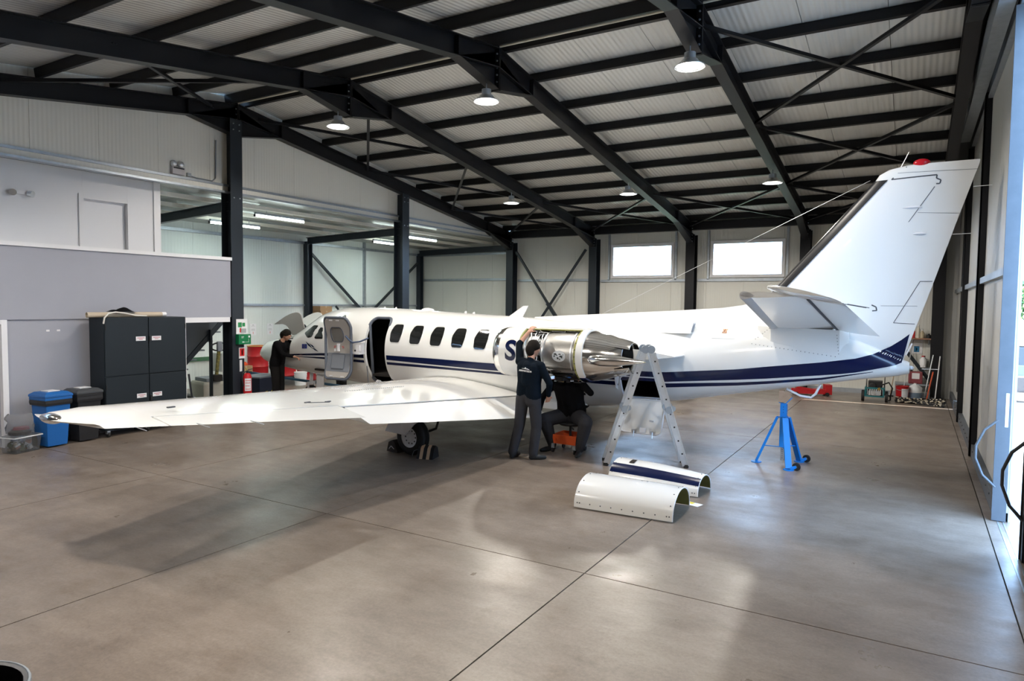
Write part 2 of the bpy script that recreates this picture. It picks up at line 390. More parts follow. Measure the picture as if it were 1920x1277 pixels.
# purlins (ridge pair plus one every 1.19 m), eave beams
for sd in (-1, 1):
    for i in range(10):
        d = .12+i*1.19 if i else .16
        y = YR+sd*d
        struct(one('purlin', K['steel'], lambda b: [b.box((0, 0, 0), (XR-XL-.02, .012, .18)), b.box((0, .03, .085), (XR-XL-.02, .06, .012)), b.box((0, -.03 if i else .03, -.085), (XR-XL-.02, .06, .012))], loc=((XL+XR)/2, y, ztop(y)+.098), rot=(-sd*atan2(SLOPE, 1), 0, 0)), 'dark steel purlin running under the pale roof sheets', 'purlin', 'roof purlins')
struct(one('ridge_conduit', mat('cream_conduit', (.55, .52, .44), .5), lambda b: b.cyl((XL, YR, 6.42), (XR, YR, 6.42), .022, n=8)), 'cream conduit running along the roof ridge', 'conduit')
struct(one('eave_beam', K['steel'], lambda b: b.b2((-12.2, Y1-.34, 4.62), (.45, Y1-.14, 4.86))), 'black eave beam along the top of the back wall', 'beam')
struct(one('eave_rail', K['galv'], lambda b: b.b2((-12.2, Y1-.1, 4.92), (.45, Y1-.02, 4.97))), 'thin rail between eave beam and roof', 'beam')

# bracing
def brace(p, q, lab, grp, name='roof_brace'):
    struct(one(name, K['steel'], lambda b: [b.bar(p, q, .06, .008, (0, 0, 1)), b.bar(V(p)+V((0, 0, .03)), V(q)+V((0, 0, .03)), .008, .06, (0, 0, 1))]), lab, 'brace', grp)
def zr(y): return ztop(y)-.12
yb_ = [9.6, 13.3, 17.0, 20.3]
for j in range(3):
    for (xa, xb) in ((FX[1], FX[0]), (FX[0], FX[1])):
        brace((xa-(.1 if xa < xb else -.1), yb_[j], zr(yb_[j])), (xb, yb_[j+1], zr(yb_[j+1])), 'thin diagonal roof brace in the bay above the tail fin', 'roof braces by the doors')
for (xa, xb) in ((FX[4], FX[3]), (FX[3], FX[4])):
    for (ya, yc) in ((9.9, 13.3), (13.3, 17.0), (17.0, 20.3), (8.8, 5.1), (5.1, 1.4)):
        brace((xa, ya, zr(ya)), (xb, yc, zr(yc)), 'thin diagonal roof brace in the bay next to the gable wall', 'roof braces by the gable')
for (xa, xb) in ((FX[3], FX[2]), (FX[2], FX[3]), (FX[2], FX[1]), (FX[1], FX[2])):
    brace((xa, 17.0, zr(17.0)), (xb, 20.3, zr(20.3)), 'thin diagonal roof brace over the back wall eave', 'eave braces')
for (xa, xb) in ((-12.05, -9.4), (-9.4, -12.05)):
    struct(one('wall_brace', K['steelblue'], lambda b: [b.bar((xa, Y1-.25, 4.15), (xb, Y1-.25 if xa < xb else Y1-.31, .4), .07, .07), b.bar((xa+(xb-xa)*.47, Y1-.25 if xa < xb else Y1-.3, 2.37), (xa+(xb-xa)*.6, Y1-.25 if xa < xb else Y1-.3, 1.9), .1, .1) if xa < xb else None]), 'dark tubular brace %s of the X on the back wall' % ('with a bolted splice' if xa < xb else 'without splice'), 'brace')
struct(one('wall_brace', K['steelblue'], lambda b: b.bar((-2.2, Y1-.2, 3.95), (.35, Y1-.2, .5), .09, .012, (0, 1, 0))), 'dark flat brace leaning across the corner bay by the brooms', 'brace')

# ------------------------------------------------------------------ sliding doors on the right
XD = .80
K['kick'] = mat('kick_rail_grey', (.10, .11, .125), .5, .3)
K['doorpan'] = mat('door_panel_rib', (.44, .44, .42), .45, 0, ('rib', 'Y', .07, .25))
def leaf(name, y0, y1, stiles, lab, endcap, xd=XD):
    d = struct(empty(name, (xd, y0, 0)), lab, 'door'); L_ = y1-y0; z1 = 5.55
    n = round(L_/1.1)
    for i in range(n):
        one('door_panel', K['doorpan'], lambda b: b.b2((.10, L_*i/n+.003, .1), (.15, L_*(i+1)/n-.003, z1)), d)
    one('sun_stop_backing', K['doorpan'], lambda b: b.b2((.151, 0, 0), (.175, L_, z1)), d)  # slab added behind the panels to stop sun leaking through their seams
    for s_ in stiles:
        one('stile', K['steel'], lambda b: [b.b2((0, s_-y0-.06, .01), (.16, s_-y0-.045, z1+.1)), b.b2((0, s_-y0-.06, .01), (.02, s_-y0+.06, z1+.1)), b.b2((.0, s_-y0+.03, .01), (.15, s_-y0+.06, z1+.1))], d)
    for z in (2.72,):
        one('rail', K['galv'], lambda b: b.b2((.04, .05, z), (.10, L_-.05, z+.09)), d)
    one('kick_rail', K['kick'], lambda b: [b.b2((.03, .0, .003), (.10, L_, .2))]+[b.cyl((.02, y*.45+.2, .15), (.03, y*.45+.2, .15), .012, n=6) for y in range(int((L_-.3)/.45))], d)
    if endcap:
        one('end_cap', K['galvdoor'], lambda b: b.b2((.0, -.03, .01), (.13, .0, z1)), d)
        one('label_strip', K['whitetrim'], lambda b: b.b2((.08, -.033, 1.05), (.11, -.0302, 1.42)), d)
    return d
d1 = leaf('door_1', 9.07, 18.62, [12.87, 16.6], 'tall sliding hangar door with a galvanised edge, left half open', True)
one('handle', K['galvdoor'], lambda b: b.tube([(.02, .0-.02, 1.12), (-.1, -.03, 1.0), (-.17, -.03, .82), (-.17, -.03, .68), (-.1, -.03, .5), (.02, -.02, .38)], .014, 8), d1)
one('sun_stop_strip', K['steel'], lambda b: b.b2((.08, 9.5, .42), (.16, 9.72, 5.55)), d1)  # added strip over the upper crack, so sun enters only near the floor
d2 = leaf('door_2', -2.0, 7.78, [7.70, 3.9, .1], 'tall sliding hangar door with black edge post near the viewpoint', False, .92)
one('handle', K['black'], lambda b: b.tube([(.0, 9.72, 1.12), (-.1, 9.76, 1.0), (-.16, 9.78, .82), (-.16, 9.78, .68), (-.1, 9.76, .5), (.0, 9.72, .38)], .016, 8), d2)
one('edge_seal', K['black'], lambda b: b.b2((-.01, 9.77, .0), (.16, 9.80, 5.5)), d2)
d3 = leaf('door_3', 18.74, 20.7, [], 'narrow fixed door panel in the corner', False)
tk = struct(empty('door_track', (XD, 0, 0)), 'galvanised beam carrying the sliding door rollers', 'track')
one('track_beam', K['galv'], lambda b: [b.b2((-.16, -2, 5.62), (-.13, 20.9, 5.95)), b.b2((-.16, -2, 5.92), (.05, 20.9, 5.95)), b.b2((-.16, -2, 5.60), (.0, 20.9, 5.63)), b.b2((.04, -2, 5.56), (.18, 20.9, 5.60))], tk)
one('floor_rail', K['galv'], lambda b: [b.b2((.05, -2, -.004), (.065, 20.7, .004)), b.b2((.10, -2, -.004), (.115, 20.7, .004))], tk)
wr = struct(empty('wall_right', (0, 0, 0)), 'dark gable wall above the sliding doors', 'wall')
one('gable_sheet', K['steel'], lambda b: b.prism([(1.0, -2.1, 5.5), (1.0, 20.9, 5.5), (1.0, 20.9, 6.0), (1.0, YR, 7.0), (1.0, -2.1, 6.0)], (.06, 0, 0)), wr)
one('gable_strip', K['doorpan'], lambda b: [b.b2((.98, 20.7, 0), (1.04, 20.95, 6)), b.b2((.62, 20.72, 0), (1.0, 20.83, 6))], wr)
one('roof_closer', K['steel'], lambda b: [b.prism([(.60, YR, 6.58), (.60, ye, 6.58-SLOPE*abs(ye-YR)), (.60, ye, 6.8-SLOPE*abs(ye-YR)), (.60, YR, 6.8)], (.45, 0, 0)) for ye in (Y0, Y1)], wr)

# ------------------------------------------------------------------ office block on the left
ob = struct(empty('wall_office', (-12.15, 0, 0)), 'grey plastered office block with white coping', 'wall')
one('upper_box', K['greywall'], lambda b: b.b2((-.9, Y0, 2.0), (0, 9.08, 3.16)), ob)
one('lower_wall', K['greywall'], lambda b: b.b2((-.9, 5.05, 0), (-.03, 8.0, 2.0)), ob)
one('coping', K['whitetrim'], lambda b: b.b2((-.95, Y0, 3.16), (.03, 9.10, 3.225)), ob)
one('opening_trim', K['whitetrim'], lambda b: [b.b2((-.9, 8.001, 0), (.0, 8.07, 1.999)), b.b2((-.12, 8.071, 1.90), (-.001, 9.06, 1.999))], ob)
wo = struct(empty('wall_upper', (-12.75, 0, 0)), 'white upper wall with blank door recess above the grey box', 'wall')
one('plaster', K['whitewall'], lambda b: [b.b2((-.1, Y0, 3.16), (0, 6.52, 4.60)), b.b2((-.1, 7.32, 3.16), (0, 7.82, 4.60)), b.b2((-.1, 6.521, 4.12), (0, 7.319, 4.60))], wo)
one('end_pilaster', K['whitetrim'], lambda b: b.b2((-.5, 7.82, 3.16), (.03, 7.95, 4.60)), wo)
dr = struct(empty('door_4', (-12.75, 6.92, 3.2)), 'white door in a white frame above the grey parapet', 'door')
one('door_panel', K['whitewall'], lambda b: b.b2((-.11, -.40, 0), (-.07, .40, .92)), dr)
one('door_frame', K['whitewall'], lambda b: [b.b2((-.06, -.47, 0), (.025, -.39, 1.0)), b.b2((-.06, .39, 0), (.025, .47, 1.0)), b.b2((-.06, -.389, .92), (.024, .389, 1.0))], dr)
dl = struct(empty('door_5', (-12.15, 4.55, 0)), 'grey door in a white frame at the edge of the office wall', 'door')
one('door_panel', K['greywall'], lambda b: b.b2((-.12, -.47, 0), (-.08, .42, 1.95)), dl)
one('door_frame', K['whitetrim'], lambda b: [b.b2((-.15, .42, 0), (.02, .5, 2.0)), b.b2((-.15, -.55, 0), (.02, -.47, 2.0)), b.b2((-.15, -.469, 1.93), (.019, .419, 1.998))], dl)
struct(one('wall_office_side', K['greywall'], lambda b: b.b2((-13.05, Y0, 0), (-12.18, 4.0, 2.0))), 'grey office wall beside the door', 'wall')
# ------------------------------------------------------------------ business jet (local x = forward, y = left, z = up)
AC = tag(empty('business_jet', (-1.62, 10.67, 0), R(177.5)), 'white twin-engine jet with navy stripes, left engine uncowled and cabin door open', 'airplane')
K['seal'] = mat('door_seal_grey', (.10, .115, .145), .5)
K['cabin'] = mat('cabin_dark', (.014, .011, .009), .8)
K['liner'] = mat('door_liner', (.40, .375, .345), .55)
K['linerdark'] = mat('door_liner_dark', (.19, .205, .23), .55)
K['core'] = mat('engine_casing', (.47, .465, .45), .36, .85, ('noise', 25, .05), (5, .6, (.36, .345, .32)))
K['zinc'] = mat('zinc_chromate', (.30, .30, .10), .6)
K['boot'] = mat('deice_boot', (.012, .012, .014), .35)
K['greyboot'] = mat('grey_boot', (.52, .53, .55), .5)
K['line'] = mat('panel_gap', (.07, .075, .085), .7)
K['orange'] = mat('orange_plastic', (.62, .09, .02), .45)
ST = [(12.2, 1.03, 1.07, .02), (12.12, .94, 1.19, .13), (11.9, .87, 1.345, .25), (11.5, .81, 1.445, .37), (11.0, .76, 1.525, .47), (10.6, .725, 1.64, .55), (10.2, .695, 1.83, .62), (9.9, .67, 1.985, .675), (9.63, .65, 2.11, .715), (9.2, .62, 2.195, .765), (8.6, .585, 2.225, .80), (7.5, .56, 2.21, .815), (6, .55, 2.15, .815), (5, .55, 2.11, .81), (4.2, .55, 2.08, .80), (3.4, .57, 2.05, .765), (2.7, .63, 2.03, .705), (1.8, .77, 2.03, .605), (1.2, .89, 2.04, .53), (.6, 1.01, 2.06, .46), (0, 1.13, 2.08, .385), (-.5, 1.23, 2.03, .315), (-1.0, 1.33, 1.86, .245), (-1.45, 1.41, 1.66, .15), (-1.58, 1.45, 1.60, .08)][::-1]
def sec(s):
    i = 0
    while i < len(ST)-2 and ST[i+1][0] <= s: i += 1
    x0, x1 = ST[i][0], ST[i+1][0]; h_ = x1-x0; t = min(max((s-x0)/h_, 0), 1)
    def tg(k, c):
        a = max(k-1, 0); b = min(k+1, len(ST)-1); return (ST[b][c]-ST[a][c])/(ST[b][0]-ST[a][0])*h_
    return [(2*t**3-3*t**2+1)*ST[i][c]+(t**3-2*t*t+t)*tg(i, c)+(-2*t**3+3*t*t)*ST[i+1][c]+(t**3-t*t)*tg(i+1, c) for c in (1, 2, 3)]
NE = 2.15
def fy(s, z):
    zb, zt, w_ = sec(s); zc = (zb+zt)/2; hh = (zt-zb)/2; q = abs((z-zc)/hh)
    return w_*max(0, 1-q**NE)**(1/NE)
def fpt(s, t, off=0):
    """fuselage point at station s, angle t (0 = left side, 90 = top)"""
    zb, zt, w_ = sec(s); zc = (zb+zt)/2; hh = (zt-zb)/2; c, n = cos(t), sin(t)
    return V((s, (w_+off)*math.copysign(abs(c)**(2/NE), c), zc+(hh+off)*math.copysign(abs(n)**(2/NE), n)))
def fus(off, n=56):
    xs = []
    for i in range(len(ST)-1):
        k = max(1, round((ST[i+1][0]-ST[i][0])/.16)); xs += [ST[i][0]+(ST[i+1][0]-ST[i][0])*j/k for j in range(k)]
    xs.append(ST[-1][0])
    if off: xs = [x for x in xs if 1.2 <= x <= 11.7]
    return [[fpt(s, 2*pi*j/n, off) for j in range(n)] for s in xs]
def cut(o, cutters):
    for c in cutters:
        md = o.modifiers.new('b', 'BOOLEAN'); md.operation = 'DIFFERENCE'; md.object = c; md.solver = 'EXACT'
    dg = bpy.context.evaluated_depsgraph_get(); me = bpy.data.meshes.new_from_object(o.evaluated_get(dg))
    o.modifiers.clear(); old = o.data; o.data = me; bpy.data.meshes.remove(old)
    for c in cutters: bpy.data.objects.remove(c)
    me.shade_smooth(); me.set_sharp_from_angle(angle=R(32))
def rrect(x0, x1, z0, z1, r, n=6):
    """rounded rectangle outline in two dims"""
    o = []
    for (cx, cz, a) in ((x1-r, z1-r, 0), (x0+r, z1-r, 90), (x0+r, z0+r, 180), (x1-r, z0+r, 270)):
        o += [(cx+r*cos(R(a+90*i/n)), cz+r*sin(R(a+90*i/n))) for i in range(n+1)]
    return o
b = MB(); b.loft(fus(0), 0); b2_ = MB(); b2_.loft(fus(-.05), 1)
b.add(b2_.v, [tuple(reversed(f)) for f in b2_.f], 1)
# keep winding of the inner shell reversed: no recalc here
me = bpy.data.meshes.new('fuselage'); me.from_pydata(b.v, [], b.f); me.polygons.foreach_set('material_index', b.m)
for x in (K['white'], K['cabin']): me.materials.append(x)
bm = bmesh.new(); bm.from_mesh(me)
bmesh.ops.recalc_face_normals(bm, faces=[f for f in bm.faces if f.material_index == 0])
fi = [f for f in bm.faces if f.material_index == 1]; bmesh.ops.recalc_face_normals(bm, faces=fi); bmesh.ops.reverse_faces(bm, faces=fi)
bm.to_mesh(me); bm.free()
FU = bpy.data.objects.new('fuselage', me); COL.objects.link(FU)
def cutter(outl, y0, y1):
    c = MB(); c.prism([(s, y0, z) for s, z in outl], (0, y1-y0, 0)); o = c.build('cutter', [K['seal']]); return o
DOOR = rrect(7.31, 7.86, .66, 2.02, .13); BAG = rrect(1.76, 2.36, .86, 1.21, .06); NOSE = rrect(10.46, 11.32, 1.14, 1.60, .05)
cut(FU, [cutter(DOOR, .1, 1.2), cutter(BAG, .1, 1.2), cutter(NOSE, .08, 1), cutter(NOSE, -1, -.08)])
FU.parent = AC
one('cabin_floor', K['cabin'], lambda b: b.b2((3, -.6, .84), (9.6, .6, .88)), AC)
def ring_on(outl, off=.004, r=.016, side=1):
    return [V((s, side*(fy(s, z)+off), z)) for s, z in outl]
one('door_frame', K['seal'], lambda b: b.tube(ring_on(DOOR, -.012), .03, 8, closed=True), AC, smooth=40)
one('hatch_frame', K['whitetrim'], lambda b: b.tube(ring_on(BAG, .0), .012, 6, closed=True), AC, smooth=40)
def patch(b, outl, off=.004, side=1, rings=4, mi=0):
    cs = sum(p[0] for p in outl)/len(outl); cz = sum(p[1] for p in outl)/len(outl); n = len(outl); vs = []
    for k in range(1, rings+1):
        for (s, z) in outl:
            s2 = cs+(s-cs)*k/rings; z2 = cz+(z-cz)*k/rings; vs.append((s2, side*(fy(s2, z2)+off), z2))
    vs.append((cs, side*(fy(cs, cz)+off), cz)); c = len(vs)-1
    fs = [(j, (j+1) % n, c) for j in range(n)]+[(k*n+j, k*n+(j+1) % n, (k+1)*n+(j+1) % n, (k+1)*n+j) for k in range(rings-1) for j in range(n)]
    b.add(vs, fs, mi)
def rpoly(pts, r=.03, n=4):
    """rounded polygon"""
    out = []
    for i, p in enumerate(pts):
        p = V(p); a = (V(pts[i-1])-p); c = (V(pts[(i+1) % len(pts)])-p); ra = min(r, a.length*.45, c.length*.45)
        A = p+a.normalized()*ra; C_ = p+c.normalized()*ra
        for k in range(n+1):
            t = k/n; out.append(tuple((1-t)**2*A+2*t*(1-t)*p+t*t*C_))
    return out
for side in (1, -1):
    for i in range(5):
        c = 7.06-.508*i; dz = -.012*i
        if side > 0 or i > 0:
            wo_ = one('cabin_window', K['glass_dark'], lambda b: patch(b, rpoly([(c+.125, 1.56+dz), (c+.15, 1.76+dz), (c+.10, 1.905+dz), (c-.12, 1.905+dz), (c-.15, 1.74+dz), (c-.115, 1.56+dz)], .05), .003, side), AC, smooth=60)
            one('window_rim', K['white'], lambda b: b.tube(ring_on(rpoly([(c+.13, 1.553+dz), (c+.157, 1.76+dz), (c+.104, 1.912+dz), (c-.124, 1.912+dz), (c-.157, 1.74+dz), (c-.12, 1.553+dz)], .05), .001, .006, side), .006, 6, closed=True), wo_, smooth=60)
    one('cockpit_window', K['glass_dark'], lambda b: patch(b, rpoly([(9.92, 1.645), (9.62, 1.825), (9.42, 1.825), (9.56, 1.57), (9.72, 1.545)], .04), .003, side), AC, smooth=60)
    one('cockpit_window', K['glass_dark'], lambda b: patch(b, rpoly([(9.46, 1.565), (9.32, 1.79), (9.22, 1.785), (9.15, 1.55), (9.42, 1.54)], .03), .003, side), AC, smooth=60)
    one('cockpit_window', mat('upper_window', (.10, .105, .10), .1), lambda b: patch(b, rpoly([(9.25, 1.98), (8.72, 2.07), (8.62, 1.99), (9.1, 1.86)], .04), .004, side), AC, smooth=60)
    # windshield pane
    def ws(b):
        S_ = [10.42-(10.42-9.70)*i/8 for i in range(9)]; vs = [fpt(s, R(52+36*j/6), .004) for s in S_ for j in range(7)]
        vs = [V((p.x, p.y*side, p.z)) for p in vs]
        b.add(vs, [(i*7+j, i*7+j+1, (i+1)*7+j+1, (i+1)*7+j) for i in range(8) for j in range(6)])
    one('windshield', mat('windshield_glass', (.16, .17, .17), .07), ws, AC, smooth=60)
    # stripes
    up = [(10.75, 1.150), (10.42, 1.155), (9.76, 1.202), (9.2, 1.244), (8.2, 1.292), (7.3, 1.298), (6.2, 1.296), (5, 1.282), (3.5, 1.285), (2.4, 1.30), (1.66, 1.305), (.6, 1.405), (.19, 1.465), (-.53, 1.562), (-.75, 1.60)]
    lo = [(10.75, 1.140), (10.42, 1.129), (9.76, 1.16), (9.2, 1.192), (8.2, 1.207), (7.3, 1.208), (6.2, 1.182), (5, 1.159), (3.5, 1.145), (2.4, 1.140), (1.66, 1.152), (.6, 1.246), (.19, 1.287), (-.53, 1.376), (-.75, 1.405)]
    u2 = [(10.36, 1.114), (9.2, 1.158), (8.2, 1.163), (7.3, 1.165), (6.2, 1.155), (5, 1.138), (3.5, 1.12), (2.4, 1.115), (1.66, 1.127), (.6, 1.204), (.2, 1.246), (-.52, 1.338), (-1.16, 1.462)]
    l2 = [(10.36, 1.110), (9.2, 1.117), (8.2, 1.113), (7.3, 1.112), (6.2, 1.108), (5, 1.10), (3.5, 1.07), (2.4, 1.05), (1.66, 1.060), (.6, 1.155), (.2, 1.203), (-.52, 1.306), (-1.16, 1.455)]
    def interp(t, s):
        for i in range(len(t)-1):
            if t[i][0] >= s >= t[i+1][0]:
                q = (t[i][0]-s)/(t[i][0]-t[i+1][0]); return t[i][1]+(t[i+1][1]-t[i][1])*q
        return t[-1][1]
    def stripe(b, ua, la, segs):
        for (a, e) in segs:
            n = max(2, int((a-e)/.08)); vs = []
            for i in range(n+1):
                s = a+(e-a)*i/n; zu, zl = interp(ua, s), interp(la, s)
                vs += [(s, side*(fy(s, zl+(zu-zl)*j/4)+.0035), zl+(zu-zl)*j/4) for j in range(5)]
            b.add(vs, [(i*5+j, i*5+j+1, i*5+j+6, i*5+j+5) for i in range(n) for j in range(4)])
    sg = [(10.64, 7.90), (7.27, -.75)] if side > 0 else [(10.64, -.75)]
    one('stripe', K['navy'], lambda b: stripe(b, up, lo, [(10.64, 7.90), (7.27, 2.40), (2.36, -.75)] if side > 0 else sg), AC, smooth=60)
    sg2 = [(10.36, 7.90), (7.27, 2.40), (1.72, -1.16)] if side > 0 else [(10.36, -1.16)]
    one('stripe', K['navy'], lambda b: stripe(b, u2, l2, sg2), AC, smooth=60)
# flag and swoosh on the nose
one('flag_decal', mat('flag_blue', (.01, .03, .22), .4), lambda b: patch(b, [(9.92, 1.305), (9.92, 1.405), (9.72, 1.413), (9.72, 1.315)], .004), AC)
def stars(b):
    for k in range(12):
        a = 2*pi*k/12; s = 9.82+.036*cos(a); z = 1.36+.03*sin(a); b.box((s, fy(s, z)+.006, z), (.007, .002, .007))
one('flag_stars', mat('flag_yellow', (.6, .45, .02), .5), stars, AC)
for P in ([(9.78, 1.47), (9.67, 1.385), (9.50, 1.32), (9.62, 1.41)], [(9.64, 1.435), (9.51, 1.36), (9.42, 1.335), (9.50, 1.395)], [(9.54, 1.345), (9.42, 1.29), (9.29, 1.268), (9.42, 1.33)]):
    one('swoosh_decal', K['navy'], lambda b: patch(b, P, .004), AC)

# dorsal fin
def dors(b):
    T = [(4.35, 2.10), (3.6, 2.145), (2.8, 2.19), (1.76, 2.25), (.95, 2.305), (.65, 2.35), (.36, 2.43), (.1, 2.55), (-.2, 2.6)]
    secs = []
    for (s, zt) in T:
        zb = sec(s)[1]-.22; hw = .06+.17*min(1, max(0, (4.5-s)/2.5)); q = []
        for k in range(13):
            a = -1+2*k/12; q.append(V((s, hw*a*(1 if abs(a) > .01 else 1), zb+(zt-zb)*(1-abs(a)**1.6))))
        secs.append(q)
    b.loft(secs, 0, True)
one('dorsal_fin', K['white'], dors, AC, smooth=40)
# air scoop on the dorsal flank
one('air_scoop', K['white'], lambda b: b.loft([[V((2.0, .30, 1.90)), V((2.0, .36, 1.90)), V((1.86, .22, 2.06)), V((1.86, .16, 2.06))], [V((1.3, .33, 1.92)), V((1.3, .46, 1.91)), V((1.3, .33, 2.07)), V((1.3, .20, 2.07))]]), AC)
one('scoop_mouth', K['linerdark'], lambda b: b.prism([(1.296, .35, 1.935), (1.296, .42, 1.925), (1.296, .31, 2.05), (1.296, .24, 2.055)], (-.004, 0, 0)), AC)
# fin and rudder
FT = [(1.62, .6, -1.50, .10), (1.9, .62, -1.58, .115), (2.2, .53, -1.67, .11), (2.7, .10, -1.82, .10), (3.4, -.51, -2.02, .085), (4.06, -1.08, -2.215, .065), (4.14, -1.13, -2.24, .06), (4.20, -1.24, -2.256, .045), (4.245, -1.46, -2.262, .02)]
def fin_y(s, z):
    for i in range(len(FT)-1):
        if FT[i][0] <= z <= FT[i+1][0]:
            q = (z-FT[i][0])/(FT[i+1][0]-FT[i][0]); a, e, t = [FT[i][c]+(FT[i+1][c]-FT[i][c])*q for c in (1, 2, 3)]
            x = min(1, max(0, (a-s)/(a-e))); return t*foil(x)
    return 0
def foil(x): return 2*(1.4845*sqrt(max(x, 0))-.63*x-1.758*x*x+1.4215*x**3-.5075*x**4) if x < .995 else .008
XF = [0, .008, .025, .06, .12, .2, .3, .42, .55, .68, .8, .9, 1]
def finb(b):
    secs = []
    for (z, a, e, t) in FT:
        L_ = [(a+(e-a)*x, t*foil(x)) for x in XF]
        secs.append([V((s, y, z)) for s, y in L_]+[V((s, -y, z)) for s, y in reversed(L_[1:-1])])
    b.loft(secs)
one('fin', K['white'], finb, AC, smooth=50)
def finline(b, pts, wd=.012, off=.003):
    for side in (1, -1):
        for (p, q) in zip(pts[:-1], pts[1:]):
            d = V((q[0]-p[0], q[1]-p[1])); n = max(1, int(d.length/.15)); nn = V((-d.y, d.x)).normalized()*wd/2
            for i in range(n):
                A = V(p)+d*i/n; B_ = V(p)+d*(i+1)/n
                b.add([(P.x, side*(fin_y(P.x, P.y)+off), P.y) for P in (A-nn, A+nn, B_+nn, B_-nn)], [(0, 1, 2, 3)])
ln = MB(); finline(ln, [(-1.45, 4.22), (-1.28, 4.06), (-1.80, 4.08)], .016); finline(ln, [(-1.80, 4.08), (-1.795, 4.035), (-1.845, 4.01), (-1.835, 3.965), (-1.795, 3.965)], .016); finline(ln, [(-1.78, 3.93), (-1.50, 3.48)], .008)
finline(ln, [(-1.10, 2.37), (-1.155, 2.345), (-1.165, 2.295), (-1.11, 2.29)], .016)
finline(ln, [(-1.37, 2.13), (-1.66, 2.69), (-1.80, 2.69)], .008); finline(ln, [(-1.37, 2.13), (-1.62, 2.12)], .008); finline(ln, [(-.78, 1.70), (-1.48, 1.60)], .02)
finline(ln, [(-1.21, 2.36), (-1.64, 2.36)], .004); finline(ln, [(-1.6, 3.6), (-2.06, 3.57)], .004); finline(ln, [(-1.35, 4.14), (-2.24, 4.12)], .004)
tag(ln.build('panel_lines', K['line'], AC), kind='stuff')
bt = MB()
for side in (1, -1):
    Z = [2.45+(4.06-2.45)*i/14 for i in range(15)]
    vs = []
    for z in Z:
        a = .62-.867*(z-2.1) if z > 2.12 else .62
        for i in range(len(FT)-1):
            if FT[i][0] <= z <= FT[i+1][0]:
                q = (z-FT[i][0])/(FT[i+1][0]-FT[i][0]); a = FT[i][1]+(FT[i+1][1]-FT[i][1])*q
        vs += [(a+.012-.17*x, side*(fin_y(a-.17*x, z)+.006 if x else 0), z) for x in (0, .15, .4, .7, 1)]
    bt.add(vs, [(i*5+j, i*5+j+1, i*5+j+6, i*5+j+5) for i in range(14) for j in range(4)])
bt.build('deice_boot', K['boot'], AC, smooth=60)
for (s, z, l_) in ((-1.52, 3.68, .26), (-1.62, 3.33, .18)):
    one('hinge_fairing', K['whitetrim'], lambda b: b.loft([[V((s+l_*x, fin_y(s, z)*1+.02*w_*c, z-.01+.022*w_*n)) for c, n in ((0, -1), (1, 0), (0, 1), (-1, 0))] for x, w_ in ((.5, .1), (.2, .9), (-.2, 1), (-.5, .2))]), AC, smooth=50)
one('beacon', mat('beacon_red', (.5, .01, .02), .25), lambda b: b.sph((-1.62, 0, 4.26), (.10, .045, .055), 16), AC, smooth=60)
one('beacon_mount', K['alu'], lambda b: b.cyl((-1.38, 0, 4.22), (-1.47, 0, 4.42), .006, n=6), AC)
tl = MB()
def finstripe(b):
    # navy sweep rising over the lower fin and rudder
    up_ = [(-.75, 1.60), (-.95, 1.635), (-1.15, 1.70), (-1.35, 1.81), (-1.47, 1.90), (-1.565, 1.985)]; lo_ = [(-.75, 1.405), (-.95, 1.44), (-1.15, 1.49), (-1.32, 1.535), (-1.42, 1.565), (-1.49, 1.60)]
    for side in (1, -1):
        vs = []; n = 5*6+1
        for i in range(n):
            k = min(4, i//6); q = i/6-k; U = V(up_[k]).lerp(V(up_[k+1]), q); D_ = V(lo_[k]).lerp(V(lo_[k+1]), q)
            for j in range(13):
                P = D_.lerp(U, j/12); vs.append((P.x, side*(max(fin_y(P.x, P.y), fy(P.x, P.y) if sec(P.x)[0] < P.y < sec(P.x)[1] else 0)+.009), P.y))
        b.add(vs, [(i*13+j, i*13+j+1, i*13+j+14, i*13+j+13) for i in range(n-1) for j in range(12)])
one('stripe', K['navy'], finstripe, AC, smooth=60)
for (s, z) in ((-1.98, 3.9), (-1.78, 3.3), (-1.5, 1.52)):
    one('static_wick', K['whitetrim'], lambda b: b.cyl((s-.22, 0, z), (s-.42, 0, z+.004), .004, n=6), AC)
one('tail_light', K['whitetrim'], lambda b: b.sph((-1.60, 0, 1.53), (.035, .03, .03), 10), AC, smooth=60)
one('trim_block', K['whitetrim'], lambda b: b.bar((-1.53, .012, 1.70), (-1.60, .012, 1.86), .02, .02), AC)
